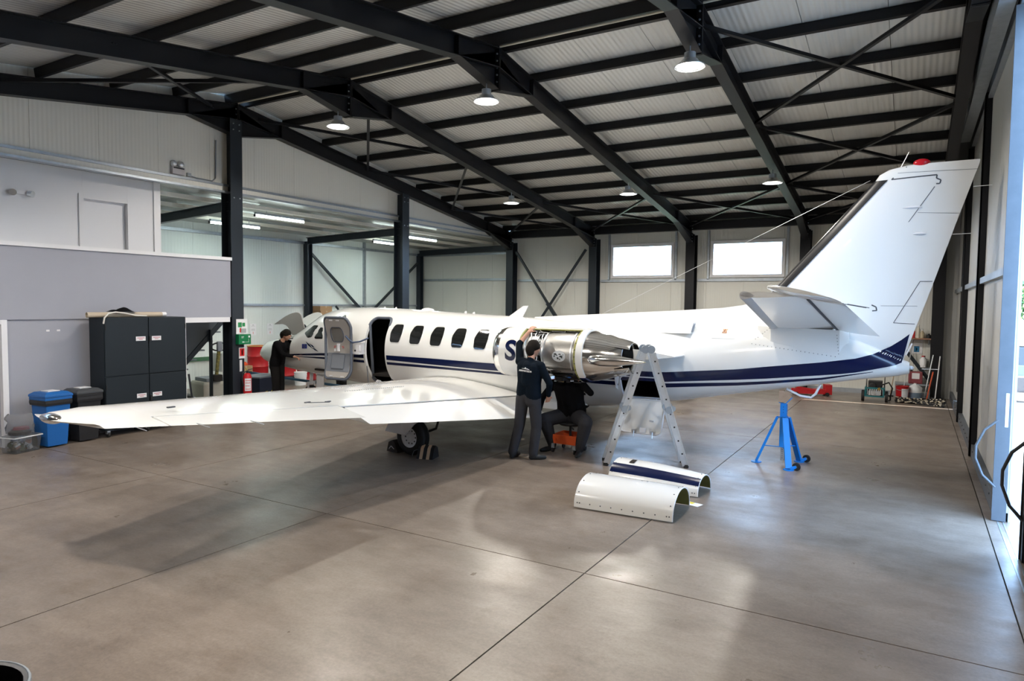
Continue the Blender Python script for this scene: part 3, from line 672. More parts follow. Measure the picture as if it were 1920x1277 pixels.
# stabilisers
def foil_sec(xle, xte, y, z, tk, zle=0, cam=0):
    c = xle-xte; L_ = [(xle-c*x, tk*c*foil(x)*.5) for x in XF]
    return [V((s, y, z+t+zle*(s-xle))) for s, t in L_]+[V((s, y, z-t*.75+zle*(s-xle))) for s, t in reversed(L_[1:-1])]
for side in (1, -1):
    st_ = one('stabiliser', K['white'], lambda b: b.loft([foil_sec(.17-.175*q, -.71, side*(.2+2.45*q), 2.03+.43*q, .11) for q in (0, .33, .66, 1)]), AC, smooth=50)
    one('deice_boot', K['greyboot'], lambda b: b.loft([[V((p[0]+.012, p[1], p[2])) for p in foil_sec(.17-.175*q, -.0-.175*q, side*(.28+2.37*q), 2.03+.014+.416*q-.008, .62)] for q in (0, .33, .66, 1)]), st_, smooth=50)
    def elev(b):
        b.loft([[V((p[0], p[1], p[2]-.16*(-.72-p[0]))) for p in foil_sec(-.725, -1.24+.16*q, side*(.36+2.3*q), 2.035+.40*q, .1)] for q in (0, .5, 1)])
        # balance horn forming the tip
        b.loft([[V((p[0], p[1], p[2]+.20*(p[0]+.72))) for p in foil_sec(xl, xt, side*y, z, .1)] for (xl, xt, y, z) in ((-.72, -1.07, 2.63, 2.43), (-.30, -1.06, 2.67, 2.455), (-.33, -1.02, 2.80, 2.475), (-.45, -.97, 2.88, 2.485))])
    e_ = one('elevator', K['white'], elev, AC, smooth=50)
    one('hinge_gap', K['line'], lambda b: b.loft([[V((-.705, side*y, z+.012)), V((-.735, side*y, z+.012)), V((-.735, side*y, z-.030)), V((-.705, side*y, z-.032))] for (y, z) in ((.30, 2.04), (2.6, 2.44))]), e_)
    for y in (2.2, 2.5): one('static_wick', K['line'], lambda b: b.cyl((-1.06, side*y, 2.37), (-1.28, side*y, 2.33), .004, n=6), e_)
    one('root_fairing', K['white'], lambda b: b.loft([[V((s, side*y0, z0)), V((s, side*y1, z1)), V((s, side*.1, z1)), V((s, side*.1, z0-.1))] for (s, y0, z0, y1, z1) in ((.36, .30, 1.86, .22, 2.05), (.15, .36, 1.76, .36, 2.04), (-.4, .33, 1.68, .38, 2.03), (-.75, .26, 1.66, .35, 2.02), (-.85, .18, 1.75, .20, 2.0))]), AC, smooth=25)
rv = MB()
for (p, q, n) in (((.36, .33, 1.86), (.17, .37, 2.02), 6), ((.40, .37, 1.79), (-.70, .29, 1.65), 20), ((-.72, .36, 1.95), (-.74, .29, 1.69), 6)):
    for i in range(n+1):
        a = V(p)+(V(q)-V(p))*i/n; a.y = max(a.y, fy(a.x, a.z)+.004); rv.sph(a, .006, 6)
tag(rv.build('rivets', K['line'], AC), kind='stuff')
one('access_panel', K['white'], lambda b: patch(b, [(1.0, 1.85), (1.0, 2.0), (.66, 2.0), (.66, 1.85)], .006), AC)
one('warning_decal', mat('decal_orange', (.75, .42, .26), .5), lambda b: patch(b, [(.86, 1.925), (.86, 1.99), (.785, 1.99), (.785, 1.925)], .009), AC)
def tri(b):
    P = [(.852, 1.934), (.793, 1.934), (.823, 1.983)]
    for i in range(3):
        p, q = P[i], P[(i+1) % 3]; b.tube([V((s, fy(s, z)+.012, z)) for s, z in (p, q)], .003, 5)
    b.tube([V((.823, fy(.823, 1.95)+.012, z)) for z in (1.945, 1.965)], .004, 5)
one('warning_triangle', K['black'], tri, AC)

# wings
def wing_sec(l, xa=0., xb=1., side=1, dz=0, rot=0):
    q = (l-.9)/7.05; le = 6.5+(4.62-6.5)*q; te = 3.40+(3.63-3.40)*q; zl = .73+(1.315-.73)*q; zt = .60+(1.30-.60)*q; tk = .145-.03*q
    if q > .985: tk *= .6
    c = le-te; xs = [x for x in XF if xa <= x <= xb]
    if not xs or xs[0] > xa: xs = [xa]+xs
    if xs[-1] < xb: xs.append(xb)
    up = [(le-c*x, zl+(zt-zl)*x+tk*c*foil(x)*.62) for x in xs]; dn = [(le-c*x, zl+(zt-zl)*x-tk*c*foil(x)*.38) for x in xs]
    if xa == 0: dn = dn[1:]
    if xb == 1: dn = dn[:-1]
    pts = up+dn[::-1]
    if rot:
        px, pz = up[0][0], (up[0][1]+dn[0][1])/2
        pts = [(px+(s-px)*cos(rot)-(z-pz)*sin(rot), pz+(s-px)*sin(rot)+(z-pz)*cos(rot)) for s, z in pts]
    return [V((s, side*l, z+dz)) for s, z in pts]
for side in (1, -1):
    nm = 'wing'
    wg = one(nm, K['white'], lambda b: [b.loft([wing_sec(l, 0, .76, side) for l in (.3, .9, 1.8, 3, 4.0, 5.02)]), b.loft([wing_sec(l, 0, .74, side) for l in (5.02, 5.7, 6.5, 7.32)]), b.loft([wing_sec(l, 0, 1, side) for l in (7.32, 7.6, 7.85)]+[[V((4.75-1.05*i/12*.98-.02, side*(7.85+.13*sin(pi*min(1, .15+i/13.))), 1.31)) for i in range(len(XF))]+[V((4.75-1.05*i/12*.98-.02, side*(7.85+.12*sin(pi*min(1, .15+i/13.))), 1.30)) for i in range(len(XF)-2, 0, -1)]])], AC, smooth=35)
    one('flap', K['white'], lambda b: b.loft([wing_sec(l, .765, 1, side, -.012, R(9)) for l in (.98, 2, 3.2, 4.97)]), wg, smooth=35)
    one('aileron', K['white'], lambda b: b.loft([wing_sec(l, .75, 1, side) for l in (5.04, 5.7, 6.4, 7.30)]), wg, smooth=35)
    one('gap_seal', K['line'], lambda b: [b.loft([wing_sec(l, .745, .772, side, -.012) for l in (.98, 5.0)]), b.loft([wing_sec(l, .735, .755, side, -.008) for l in (5.04, 7.3)])], wg)
    one('wing_light', K['chrome'], lambda b: b.sph((4.36, side*7.93, 1.31), (.17, .06, .045), 14), wg, smooth=60)
    one('aileron_fittings', K['line'], lambda b: [b.box((4.05, side*l, z), (.03, .07, .012)) for l, z in ((5.15, 1.165), (5.45, 1.19), (7.05, 1.33))]+[b.bar((4.02, side*5.15, 1.16), (4.03, side*5.45, 1.187), .008, .008)], wg)
    one('static_wick', K['alu'], lambda b: [b.cyl((3.66-.02*i, side*(7.6-.55*i), 1.27-.05*i), (3.46-.02*i, side*(7.6-.55*i), 1.255-.05*i), .004, n=6) for i in range(3)], wg)
    vg = MB()
    for r_i in range(2):
        for i in range(28):
            l = 2.9+.05*i; p = wing_sec(l, 0, 1, side)[7 if r_i else 6]; vg.box((p.x, p.y, p.z+.004), (.03, .006, .012))
    tag(vg.build('vortex_tabs', K['greyboot'], wg), kind='stuff')
    fr_ = one('wing_fairing', K['white'], lambda b: b.loft([[V((s, side*y, z)) for y, z in ((.3, zb), (w_, zb+.04), (w_+.14*k_, zu-.10), (w_+.02, zu+.06*k_), (w_-.14, zu+.2*k_), (.3, zu+.2*k_))] for (s, w_, zb, zu, k_) in ((7.05, .60, .60, .70, .2), (6.6, .76, .54, .76, .3), (6.0, .82, .52, .80, .4), (5.0, .84, .51, .78, .4), (4.1, .78, .53, .70, .3), (3.5, .64, .58, .66, .2), (3.1, .42, .62, .66, .1))]), AC, smooth=40)
# landing gear
def wheel(par, c, r, wd, hub):
    t = one('tire', K['rubber'], lambda b: b.lathe(c, (0, 1, 0), [(-wd*.5, r*.56), (-wd*.5, r*.80), (-wd*.4, r*.94), (-wd*.28, r)]+[q for g in (-.14, 0, .14) for q in ((wd*(g-.03), r), (wd*(g-.03), r*.965), (wd*(g+.03), r*.965), (wd*(g+.03), r))]+[(wd*.28, r), (wd*.4, r*.94), (wd*.5, r*.80), (wd*.5, r*.56)], 40), par, smooth=35)
    one('hub', K['whitetrim'], lambda b: [b.lathe(c, (0, 1, 0), [(sd*wd*.44, r*.60), (sd*wd*.46, r*.56), (sd*wd*.30, r*.46), (sd*wd*.30, r*.24), (sd*wd*.42, r*.18), (sd*wd*.42, 0)], 28) for sd in (-1, 1)], t, smooth=35)
    one('hub_holes', K['black'], lambda b: [b.cyl((c[0]+r*.36*cos(a), c[1]+sd*wd*.27, c[2]+r*.36*sin(a)), (c[0]+r*.36*cos(a), c[1]+sd*wd*.315, c[2]+r*.36*sin(a)), r*.045, n=8) for sd in (-1, 1) for a in [2*pi*i/10 for i in range(10)]], t)
for side in (1, -1):
    c = (4.84, side*2.76, .278)
    g = empty('main_gear', (0, 0, 0), 0, AC)
    wheel(g, c, .278, .2, .3)
    one('strut', K['whitetrim'], lambda b: [b.cyl((5.2, side*2.55, .95), (5.16, side*2.55, .42), .05, n=12), b.cyl((5.16, side*2.55, .42), (4.84, side*2.56, .28), .045, n=12), b.cyl((4.84, side*2.5, .278), (4.84, side*2.76, .278), .035, n=12), b.cyl((4.78, side*2.55, .90), (4.90, side*2.55, .38), .03, n=10)], g, smooth=40)
    one('brake_hose', K['rubber'], lambda b: b.tube([(4.7, side*2.62, .62), (4.55, side*2.62, .60), (4.46, side*2.62, .53), (4.5, side*2.62, .42), (4.62, side*2.64, .37)], .020, 8), g, smooth=60)
    one('brake_link', K['black'], lambda b: [b.bar((4.75, side*2.6, .70), (4.50, side*2.6, .60), .05, .035), b.cyl((4.62, side*2.58, .62), (4.62, side*2.66, .62), .05, n=10)], g)
    one('gear_door', K['whitetrim'], lambda b: b.prism([(5.18, side*3.0, .37), (4.80, side*2.98, .34), (4.62, side*2.97, .52), (4.34, side*2.99, .68), (4.92, side*3.03, .78)], (0, side*.022, .0)), g)
ng = empty('nose_gear', (0, 0, 0), 0, AC)
wheel(ng, (10.42, 0, .2), .2, .12, .3)
one('strut', K['whitetrim'], lambda b: [b.cyl((10.40, 0, .78), (10.42, 0, .42), .04, n=12)]+[b.bar((10.42, s_*.085, .46), (10.42, s_*.085, .2), .02, .05, (1, 0, 0)) for s_ in (-1, 1)]+[b.box((10.42, 0, .46), (.08, .19, .04)), b.cyl((10.42, -.1, .2), (10.42, .1, .2), .02, n=8)], ng, smooth=40)
one('gear_door', K['whitetrim'], lambda b: b.prism([(10.02, .16, .72), (9.80, .17, .68), (9.62, .30, .36), (9.86, .32, .36)], (0, .018, 0)), ng)

# cabin door swung forward, inner face outward
CD = empty('cabin_door', (0, 0, 0), 0, AC)
def dsurf(u, v, off):   # u across (0 hinge side .. 1), v height
    z = .78+1.24*v; zc, rr_ = 1.38, .80
    bulge = .80-sqrt(max(0, .80**2-((z-zc)*.82)**2)); return V((8.02+.68*u, .99+bulge*.75+off+.05*(u-.5), z))
def dpan(b, outl, o0, o1, mi=0, rings=5):
    for off in (o0, o1):
        cs = (sum(p[0] for p in outl)/len(outl), sum(p[1] for p in outl)/len(outl)); n = len(outl); vs = []
        for k in range(1, rings+1): vs += [dsurf(cs[0]+(p[0]-cs[0])*k/rings, cs[1]+(p[1]-cs[1])*k/rings, off) for p in outl]
        vs.append(dsurf(cs[0], cs[1], off)); c = len(vs)-1
        b.add(vs, [(j, (j+1) % n, c) for j in range(n)]+[(k*n+j, k*n+(j+1) % n, (k+1)*n+(j+1) % n, (k+1)*n+j) for k in range(rings-1) for j in range(n)], mi)
    e0 = [dsurf(*p, o0) for p in outl]; e1 = [dsurf(*p, o1) for p in outl]; n = len(outl)
    b.add(e0+e1, [(j, (j+1) % n, n+(j+1) % n, n+j) for j in range(n)], mi)
def uv(o): return [(p[0], p[1]) for p in o]
DO = uv(rrect(0, 1, 0, 1, .16)); hole = uv(rrect(.30, .80, .60, .84, .12, 8))
DI = uv(rrect(.04, .96, .025, .975, .14))
one('door_shell', [K['white'], K['seal']], lambda b: [b.tube([dsurf(*p, .0) for p in DO], .028, 8, 1, closed=True)], CD, smooth=50)
def ringpan(b, outer, inner, o0, o1):
    n = len(outer)
    # resample inner by angle to match the outer outline
    cx, cy = .55, .72
    def onin(p):
        a = atan2(p[1]-cy, p[0]-cx); best = None
        for i in range(len(inner)):
            x1, y1 = inner[i]; x2, y2 = inner[(i+1) % len(inner)]; d = (cos(a), sin(a)); det = d[0]*(y2-y1)-d[1]*(x2-x1)
            if abs(det) < 1e-9: continue
            t = ((x1-cx)*(y2-y1)-(y1-cy)*(x2-x1))/det; u = ((x1-cx)*d[1]-(y1-cy)*d[0])/det
            if t > 0 and -.001 <= u <= 1.001: best = (cx+d[0]*t, cy+d[1]*t); break
        return best or (cx, cy)
    # dense outer outline
    od = []
    for i in range(n):
        p, q = outer[i], outer[(i+1) % n]; k = max(1, int(hypot(q[0]-p[0], q[1]-p[1])/.06))
        od += [(p[0]+(q[0]-p[0])*j/k, p[1]+(q[1]-p[1])*j/k) for j in range(k)]
    idn = [onin(p) for p in od]; N_ = len(od); RN = 7
    for off in (o0, o1):
        vs = [dsurf(a[0]+(c[0]-a[0])*k/RN, a[1]+(c[1]-a[1])*k/RN, off) for k in range(RN+1) for a, c in zip(od, idn)]
        b.add(vs, [(k*N_+j, k*N_+(j+1) % N_, (k+1)*N_+(j+1) % N_, (k+1)*N_+j) for k in range(RN) for j in range(N_)])
    for L_ in (od, idn):
        b.add([dsurf(*p, o0) for p in L_]+[dsurf(*p, o1) for p in L_], [(j, (j+1) % N_, N_+(j+1) % N_, N_+j) for j in range(N_)])
one('liner', K['liner'], lambda b: ringpan(b, DI, hole, -.04, .03), CD, smooth=40)
one('lower_liner', K['linerdark'], lambda b: dpan(b, uv(rrect(.05, .95, .12, .42, .03)), .028, .034), CD, smooth=40)
one('step_recess', K['linerdark'], lambda b: [dpan(b, uv(rrect(.26, .76, .17, .41, .02)), .034, .046)], CD, smooth=40)
one('recess_edge', K['seal'], lambda b: b.tube([dsurf(*p, .046) for p in uv(rrect(.26, .76, .17, .41, .02))], .006, 6, closed=True), CD)
one('door_window', mat('door_pane', (.20, .19, .17), .1), lambda b: dpan(b, hole, -.012, -.004), CD, smooth=40)
one('window_rim', K['seal'], lambda b: b.tube([dsurf(*p, .03) for p in hole], .010, 6, closed=True), CD, smooth=50)
one('latch_handle', K['whitetrim'], lambda b: [b.bar(dsurf(.50, .55, .05), dsurf(.49, .45, .06), .05, .03, (0, 1, 0)), b.box(dsurf(.64, .465, .04), (.06, .02, .05)), b.box(dsurf(.50, .56, .05), (.07, .03, .03))], CD)
one('latch_marks', mat('red_marks', (.6, .06, .06), .5), lambda b: [b.box(dsurf(u, v, .034), (.05, .004, .012)) for u, v in ((.36, .53), (.66, .53), (.34, .51), (.68, .51))], CD)
one('latch_pads', K['whitetrim'], lambda b: [b.box(dsurf(u, v, .036), (.09, .01, .025)) for u, v in ((.24, .045), (.68, .045), (.40, .955), (.66, .955))], CD)
one('hinge_arm', K['whitetrim'], lambda b: [b.b2((7.86, .80, 1.29), (8.06, .97, 1.33)), b.b2((7.86, .82, 1.33), (8.06, .90, 1.52)), b.b2((7.90, .90, 1.36), (8.0, .915, 1.47))], CD)
one('hinge_bolt', K['black'], lambda b: b.cyl((8.03, .90, 1.36), (8.03, .915, 1.36), .018, n=10), CD)
one('door_strap', mat('strap_blue', (.05, .075, .14), .5), lambda b: b.tube([(8.12, 1.08, 1.66), (8.04, 1.06, 1.58), (7.97, 1.03, 1.53), (7.85, .95, 1.55), (7.74, .82, 1.62)], .018, 8), CD, smooth=60)
one('entry_step', K['whitetrim'], lambda b: [b.b2((7.38, .50, .66), (7.70, .74, .69)), b.bar((7.66, .66, .68), (7.68, .70, .42), .05, .02, (1, 0, 0)), b.bar((7.42, .66, .68), (7.36, .70, .42), .05, .02, (1, 0, 0)), b.cyl((7.68, .62, .72), (7.60, .66, .72), .05, n=10)], AC)
one('door_cable', K['seal'], lambda b: b.cyl((7.83, .78, 1.05), (7.80, .74, .45), .008, n=6), AC)
# baggage hatch hanging open below the tail, with latches
BH = empty('baggage_hatch', (0, 0, 0), 0, AC)
def hp(o, y0): return [(s, y0+(.87-z)*.35, z) for s, z in o]
HO = rrect(1.60, 2.28, .36, .86, .09)
one('hatch_panel', K['white'], lambda b: b.prism(hp(HO, .62), (.0, .03, .01)), BH, bevel=0)
one('hatch_edge', K['whitetrim'], lambda b: b.tube([V(p)+V((0, .025, .005)) for p in hp(rrect(1.60, 2.28, .36, .86, .09), .62)], .014, 6, closed=True), BH, smooth=50)
for s in (2.02, 1.72): one('latch', K['alu'], lambda b: [b.box((s, .84, .40), (.08, .04, .04)), b.cyl((s, .86, .40), (s, .87, .31), .008, n=6)], BH)
one('stay', K['alu'], lambda b: [b.cyl((1.76, .60, .88), (1.74, .74, .60), .006, n=6), b.box((1.77, .77, .56), (.06, .03, .03))], BH)
one('latch_box', K['whitetrim'], lambda b: b.box((1.88, .85, .42), (.09, .03, .07)), BH)
one('hatch_liner', K['whitetrim'], lambda b: b.prism([(2.36, fy(2.36, 1.2)-.01, 1.2), (2.44, fy(2.44, 1.2)+.012, 1.2), (2.44, fy(2.44, 1.02)+.012, 1.02), (2.36, fy(2.36, .84)-.02, .86)], (0, .012, 0)), AC)
one('bay_floor', mat('bay_floor', (.12, .105, .085), .7), lambda b: b.b2((1.72, -.3, .80), (2.42, .26, .86)), AC)
one('bay_wall', mat('bay_red', (.10, .02, .015), .7), lambda b: b.b2((1.68, -.3, .86), (1.72, .22, 1.3)), AC)
# raised nose hatches
for side in (1, -1):
    P = [(s_-.2, v_) for s_, v_ in [(10.56, 0), (10.56, .30), (10.60, .41), (10.72, .475), (10.9, .49), (11.12, .47), (11.55, .37), (11.30, .34), (11.12, .26), (11.04, .14), (11.02, .03), (10.98, 0)]]
    def nh(b):
        def q(s, v, o=0): return V((s, side*(.20+.10*sin(v*3.2)+o), 1.655-(s-10.36)*.24+v*1.0))
        n = len(P); R_ = rpoly(P, .05, 3); k = len(R_); c = (10.65, .24); vs = []
        for o in (0, .02):
            for t in (.33, .66, 1): vs += [q(c[0]+(p[0]-c[0])*t, c[1]+(p[1]-c[1])*t, o) for p in R_]
            vs.append(q(c[0], c[1], o))
        m_ = 3*k+1; fs = []
        for o in (0, 1):
            B_ = o*m_; fs += [(B_+j, B_+(j+1) % k, B_+3*k) for j in range(k)]+[(B_+t*k+j, B_+t*k+(j+1) % k, B_+(t+1)*k+(j+1) % k, B_+(t+1)*k+j) for t in range(2) for j in range(k)]
        fs += [(2*k+j, 2*k+(j+1) % k, m_+2*k+(j+1) % k, m_+2*k+j) for j in range(k)]
        b.add(vs, fs)
    one('nose_hatch', mat('hatch_inner', (.42, .41, .39), .5) if side > 0 else K['white'], nh, AC, smooth=40)
one('nose_bay', K['cabin'], lambda b: b.b2((10.5, -.36, 1.0), (11.3, .36, 1.06)), AC)
# aerials
one('blade_aerial', K['whitetrim'], lambda b: b.prism([(4.95, -.008, 2.08), (4.62, -.008, 2.09), (4.50, -.008, 2.30), (4.60, -.008, 2.30)], (0, .016, 0)), AC)
for (s, z, d) in ((8.1, 2.215, .035), (7.78, 2.21, .03), (5.95, 2.14, .045), (5.75, 2.13, .045)):
    one('aerial', K['whitetrim'], lambda b: b.prism([(s+.03, -.006, z), (s-.04, -.006, z), (s-.03, -.006, z+d), (s-.01, -.006, z+d)], (0, .012, 0)), AC)
one('aerial_dome', K['whitetrim'], lambda b: b.sph((6.9, 0, 2.185), (.16, .08, .05), 14), AC, smooth=60)
one('aerial_wire', K['alu'], lambda b: b.cyl((-1.02, 0, 4.08), (3.0, 0, 2.18), .0035, n=5), AC)
one('tail_skid', K['whitetrim'], lambda b: b.tube([(-.02, 0, 1.12), (-.22, 0, 1.03), (-.36, 0, 1.02), (-.42, 0, 1.08), (-.48, 0, 1.22)], .018, 8), AC, smooth=60)

# engines
EC = (1.33, 1.56)
def ep(s, a, r, side=1): return V((s, side*(EC[0]+r*cos(a)), EC[1]+r*sin(a)))
def shell(b, prof, a0=0, a1=2*pi, side=1, n=40, mi=0, th=0):
    full = abs(a1-a0-2*pi) < 1e-6
    vs = [ep(s, a0+(a1-a0)*j/n, r, side) for s, r in prof for j in range(n+(0 if full else 1))]; k = n+(0 if full else 1)
    b.add(vs, [(i*k+j, i*k+(j+1) % k, (i+1)*k+(j+1) % k, (i+1)*k+j) for i in range(len(prof)-1) for j in range(n)], mi)
for side in (1, -1):
    E_ = empty('engine', (0, 0, 0), 0, AC)
    one('inlet_lip', K['chrome'], lambda b: shell(b, [(3.80, .27), (3.95, .29), (4.06, .315), (4.11, .345), (4.10, .375), (4.04, .392), (3.98, .398)], side=side), E_, smooth=60)
    one('inlet_duct', K['linerdark'], lambda b: shell(b, [(3.80, .27), (3.5, .26), (3.5, .0)], side=side), E_, smooth=60)
    one('front_cowl', K['white'], lambda b: shell(b, [(3.98, .396), (3.86, .405), (3.62, .408), (3.62, .39)], side=side), E_, smooth=40)
    one('pylon', K['white'], lambda b: b.loft([[V((s, side*y, EC[1]+.02+z)) for y, z in ((.55, .16*k_), (1.0, .13*k_), (1.0, -.13*k_), (.55, -.16*k_))] for s, k_ in ((4.0, .1), (3.8, .6), (3.2, 1), (2.4, 1), (1.9, .6), (1.35, .05))]), E_, smooth=30)
    one('aft_ring', [K['white'], K['navy']], lambda b: [shell(b, [(2.60, .402), (2.60, .41), (2.50, .405), (2.50, .38)], R(-52), R(308-52-52+52), side, 40, 0), shell(b, [(2.60, .402), (2.60, .41), (2.50, .405), (2.50, .38)], R(-104), R(-52), side, 8, 1)], E_, smooth=40)
    one('nozzle', K['chrome'], lambda b: shell(b, [(2.51, .385), (2.40, .375), (2.2, .325), (2.02, .265), (1.94, .232), (1.94, .215), (2.1, .23)], side=side), E_, smooth=60)
    one('exhaust', K['cabin'], lambda b: shell(b, [(2.1, .23), (2.2, .22), (2.25, .0)], side=side), E_, smooth=60)
    one('exhaust_petal', K['chrome'], lambda b: shell(b, [(2.05, .285), (1.90, .25), (1.84, .228), (1.84, .22), (1.95, .235)], R(35), R(150), side, 16), E_, smooth=60)
    one('exhaust_petal', K['chrome'], lambda b: shell(b, [(2.05, .285), (1.90, .25), (1.84, .228), (1.84, .22), (1.95, .235)], R(205), R(325), side, 16), E_, smooth=60)
    def spike(b):
        secs = []
        for s, r, o in ((2.42, .02, .355), (2.36, .065, .365), (2.2, .088, .345), (2.0, .083, .315), (1.8, .055, .285), (1.62, .02, .262), (1.55, .004, .255)):
            secs.append([V((s, side*(EC[0]+o+r*.8*cos(a)), EC[1]-.03+r*sin(a))) for a in [2*pi*j/16 for j in range(16)]])
        b.loft(secs)
    one('stang_fairing', K['chrome'], spike, E_, smooth=60)
    if side < 0:
        one('cowl', K['white'], lambda b: shell(b, [(3.62, .408), (3.2, .412), (2.60, .405)], side=side), E_, smooth=60); continue
    # exposed core of the left engine
    one('core_case', K['core'], lambda b: shell(b, [(3.22, .30), (3.20, .345), (3.16, .352), (2.9, .36), (2.66, .358), (2.62, .35)]), E_, smooth=50)
    one('front_case', K['core'], lambda b: shell(b, [(3.62, .33), (3.56, .33), (3.54, .30), (3.44, .30), (3.42, .325), (3.38, .325), (3.36, .27), (3.22, .26)]), E_, smooth=40)
    one('firewall_ring', K['zinc'], lambda b: shell(b, [(3.63, .40), (3.60, .40), (3.60, .33), (3.63, .33)]), E_, smooth=30)
    one('rear_flange', K['zinc'], lambda b: [shell(b, [(2.64, .395), (2.60, .395), (2.60, .355), (2.64, .355)])], E_, smooth=30)
    one('fasteners', K['black'], lambda b: [b.cyl(ep(2.62, R(a), .392), ep(2.62, R(a), .40), .008, n=6) for a in range(-90, 100, 15)], E_)
    one('upper_cowl_edge', [K['white'], K['zinc']], lambda b: [shell(b, [(3.62, .408), (3.2, .412), (2.60, .405)], R(72), R(180), 1, 14, 0), shell(b, [(3.62, .400), (3.2, .404), (2.60, .397)], R(72), R(180), 1, 14, 1)]+[b.tube([ep(s, R(71), .402) for s in (3.6, 3.2, 2.62)], .012, 6, 1)], E_, smooth=40)
    one('inner_cowl', K['white'], lambda b: shell(b, [(3.62, .408), (3.2, .412), (2.60, .405)], R(180), R(256), 1, 12, 0), E_, smooth=40)
    one('case_flanges', K['alu'], lambda b: [shell(b, [(s+.012, r), (s+.012, r+.018), (s-.012, r+.018), (s-.012, r)]) for s, r in ((3.50, .298), (3.30, .265), (3.20, .345), (2.70, .355))], E_, smooth=30)
    pp = MB()
    random.seed(3)
    for (s0, s1, a0, a1, r) in ((3.60, 3.46, 60, -40, .33), (3.52, 3.40, 75, 10, .345), (3.44, 3.30, 80, -20, .34), (3.34, 3.26, 62, -60, .33), (3.28, 3.20, 70, -30, .34), (3.48, 3.24, -10, -70, .35), (3.58, 3.30, 82, 70, .37)):
        pp.tube([ep(s0+(s1-s0)*i/9+random.uniform(-.008, .008), R(a0+(a1-a0)*i/9), r+.02*sin(i*1.3)) for i in range(10)], .009, 6)
    pp.build('pipes', K['alu'], E_, smooth=60)
    def acc(b):
        for (s, a, r, d, mi) in ((3.34, 20, .30, (.10, .10, .14), 0), (3.30, -12, .30, (.07, .09, .20), 1), (3.38, 45, .31, (.12, .08, .07), 0), (3.28, -40, .30, (.10, .10, .10), 1), (3.46, 62, .30, (.10, .08, .06), 1), (3.30, 68, .33, (.16, .06, .05), 1), (3.05, 78, .37, (.24, .05, .04), 1), (2.84, 80, .38, (.16, .05, .035), 0)):
            p = ep(s, R(a), r); b.box(p, d, M.Rotation(-R(a)+pi/2, 3, 'X'), mi)
    one('accessories', [K['alu'], K['black']], acc, E_, bevel=.006)
    def under(b):
        for i in range(14):
            s = random.uniform(2.62, 3.45); a = R(random.uniform(-112, -62)); b.box(ep(s, a, .385), (random.uniform(.05, .16), random.uniform(.04, .09), random.uniform(.03, .07)), M.Rotation(random.uniform(-.5, .5), 3, 'Z'), random.choice((0, 1, 1, 1)))
        for i in range(8):
            s = random.uniform(2.7, 3.4); b.tube([ep(s+.08*k*random.uniform(.6, 1.3), R(-115+9*k), .37+.03*sin(k*2+i)) for k in range(6)], .008, 6, random.choice((0, 1)))
    one('lower_accessories', [K['alu'], K['black']], under, E_)
    one('orange_duct', mat('orange_duct', (.75, .10, .03), .45), lambda b: b.tube([ep(3.36, R(-50), .40), ep(3.24, R(-58), .415), ep(3.12, R(-64), .41), ep(3.06, R(-70), .38)], .022, 8), E_, smooth=60)
    one('blue_fitting', mat('blue_fitting', (.02, .07, .22), .4), lambda b: b.box(ep(2.80, R(-58), .385), (.07, .03, .03)), E_, bevel=.005)
    def gbx(b):
        random.seed(11)
        for i in range(46):
            sx = random.uniform(2.64, 3.48); yy = random.uniform(1.08, 1.62); zz = EC[1]-sqrt(max(.02, .40**2-(yy-EC[0])**2))-random.uniform(-.03, .035)
            if random.random() < .5: b.box((sx, yy, zz), (random.uniform(.03, .12), random.uniform(.03, .08), random.uniform(.02, .06)), M.Rotation(random.uniform(-.6, .6), 3, 'Z'), random.choice((0, 1, 1)))
            else: b.cyl((sx, yy, zz), (sx+random.uniform(.04, .16), yy+random.uniform(-.05, .05), zz+random.uniform(-.02, .02)), random.uniform(.006, .022), n=8, mi=random.choice((0, 1, 1, 2)))
    tag(one('gearbox_fittings', [K['alu'], K['black'], mat('brass_fitting', (.30, .22, .10), .4, .8)], gbx, E_), kind='stuff')
    one('gearbox', mat('gearbox_dark', (.035, .033, .03), .5, .4), lambda b: shell(b, [(3.46, .28), (3.46, .375), (3.0, .392), (2.66, .385), (2.66, .28)], R(-128), R(-48), 1, 14), E_, smooth=40)
    one('lower_tray', K['core'], lambda b: shell(b, [(3.46, .362), (3.46, .372), (2.64, .385), (2.64, .375)], R(-42), R(-34), 1, 4), E_)
    def sticker(b, sc, mi, off):
        n = 28; vs = [ep(2.90+.115*sc*cos(2*pi*j/n), (.085*sc*sin(2*pi*j/n))/.36-.02, .3605+off) for j in range(n)]; vs.append(ep(2.90, -.02, .3605+off))
        b.add(vs, [(j, (j+1) % n, n) for j in range(n)], mi)
    one('map_sticker', mat('sticker', (.62, .66, .70), .4), lambda b: sticker(b, 1, 0, .003), E_)
    def land(b):
        for (u, v, w_, h_) in ((-.06, .03, .05, .03), (-.075, .0, .03, .03), (-.03, .015, .035, .02), (-.015, -.03, .04, .035), (.02, .03, .05, .02), (.04, .0, .06, .03), (.055, -.02, .03, .02), (.015, -.045, .025, .02), (.075, .025, .02, .015)):
            n = 7; vs = [ep(2.90-u+w_*.5*cos(2*pi*j/n)*random.uniform(.7, 1.2), (v+h_*.5*sin(2*pi*j/n)*random.uniform(.7, 1.2))/.36-.02, .3645) for j in range(n)]; b.add(vs, [tuple(range(n))])
    one('map_print', mat('sticker_ink', (.05, .06, .065), .5), land, E_)
    one('port_ring', K['greyboot'], lambda b: b.tube([ep(2.70+.055*cos(t), .055*sin(t)/.36-.02, .362) for t in [2*pi*j/24 for j in range(24)]], .004, 5, closed=True), E_)
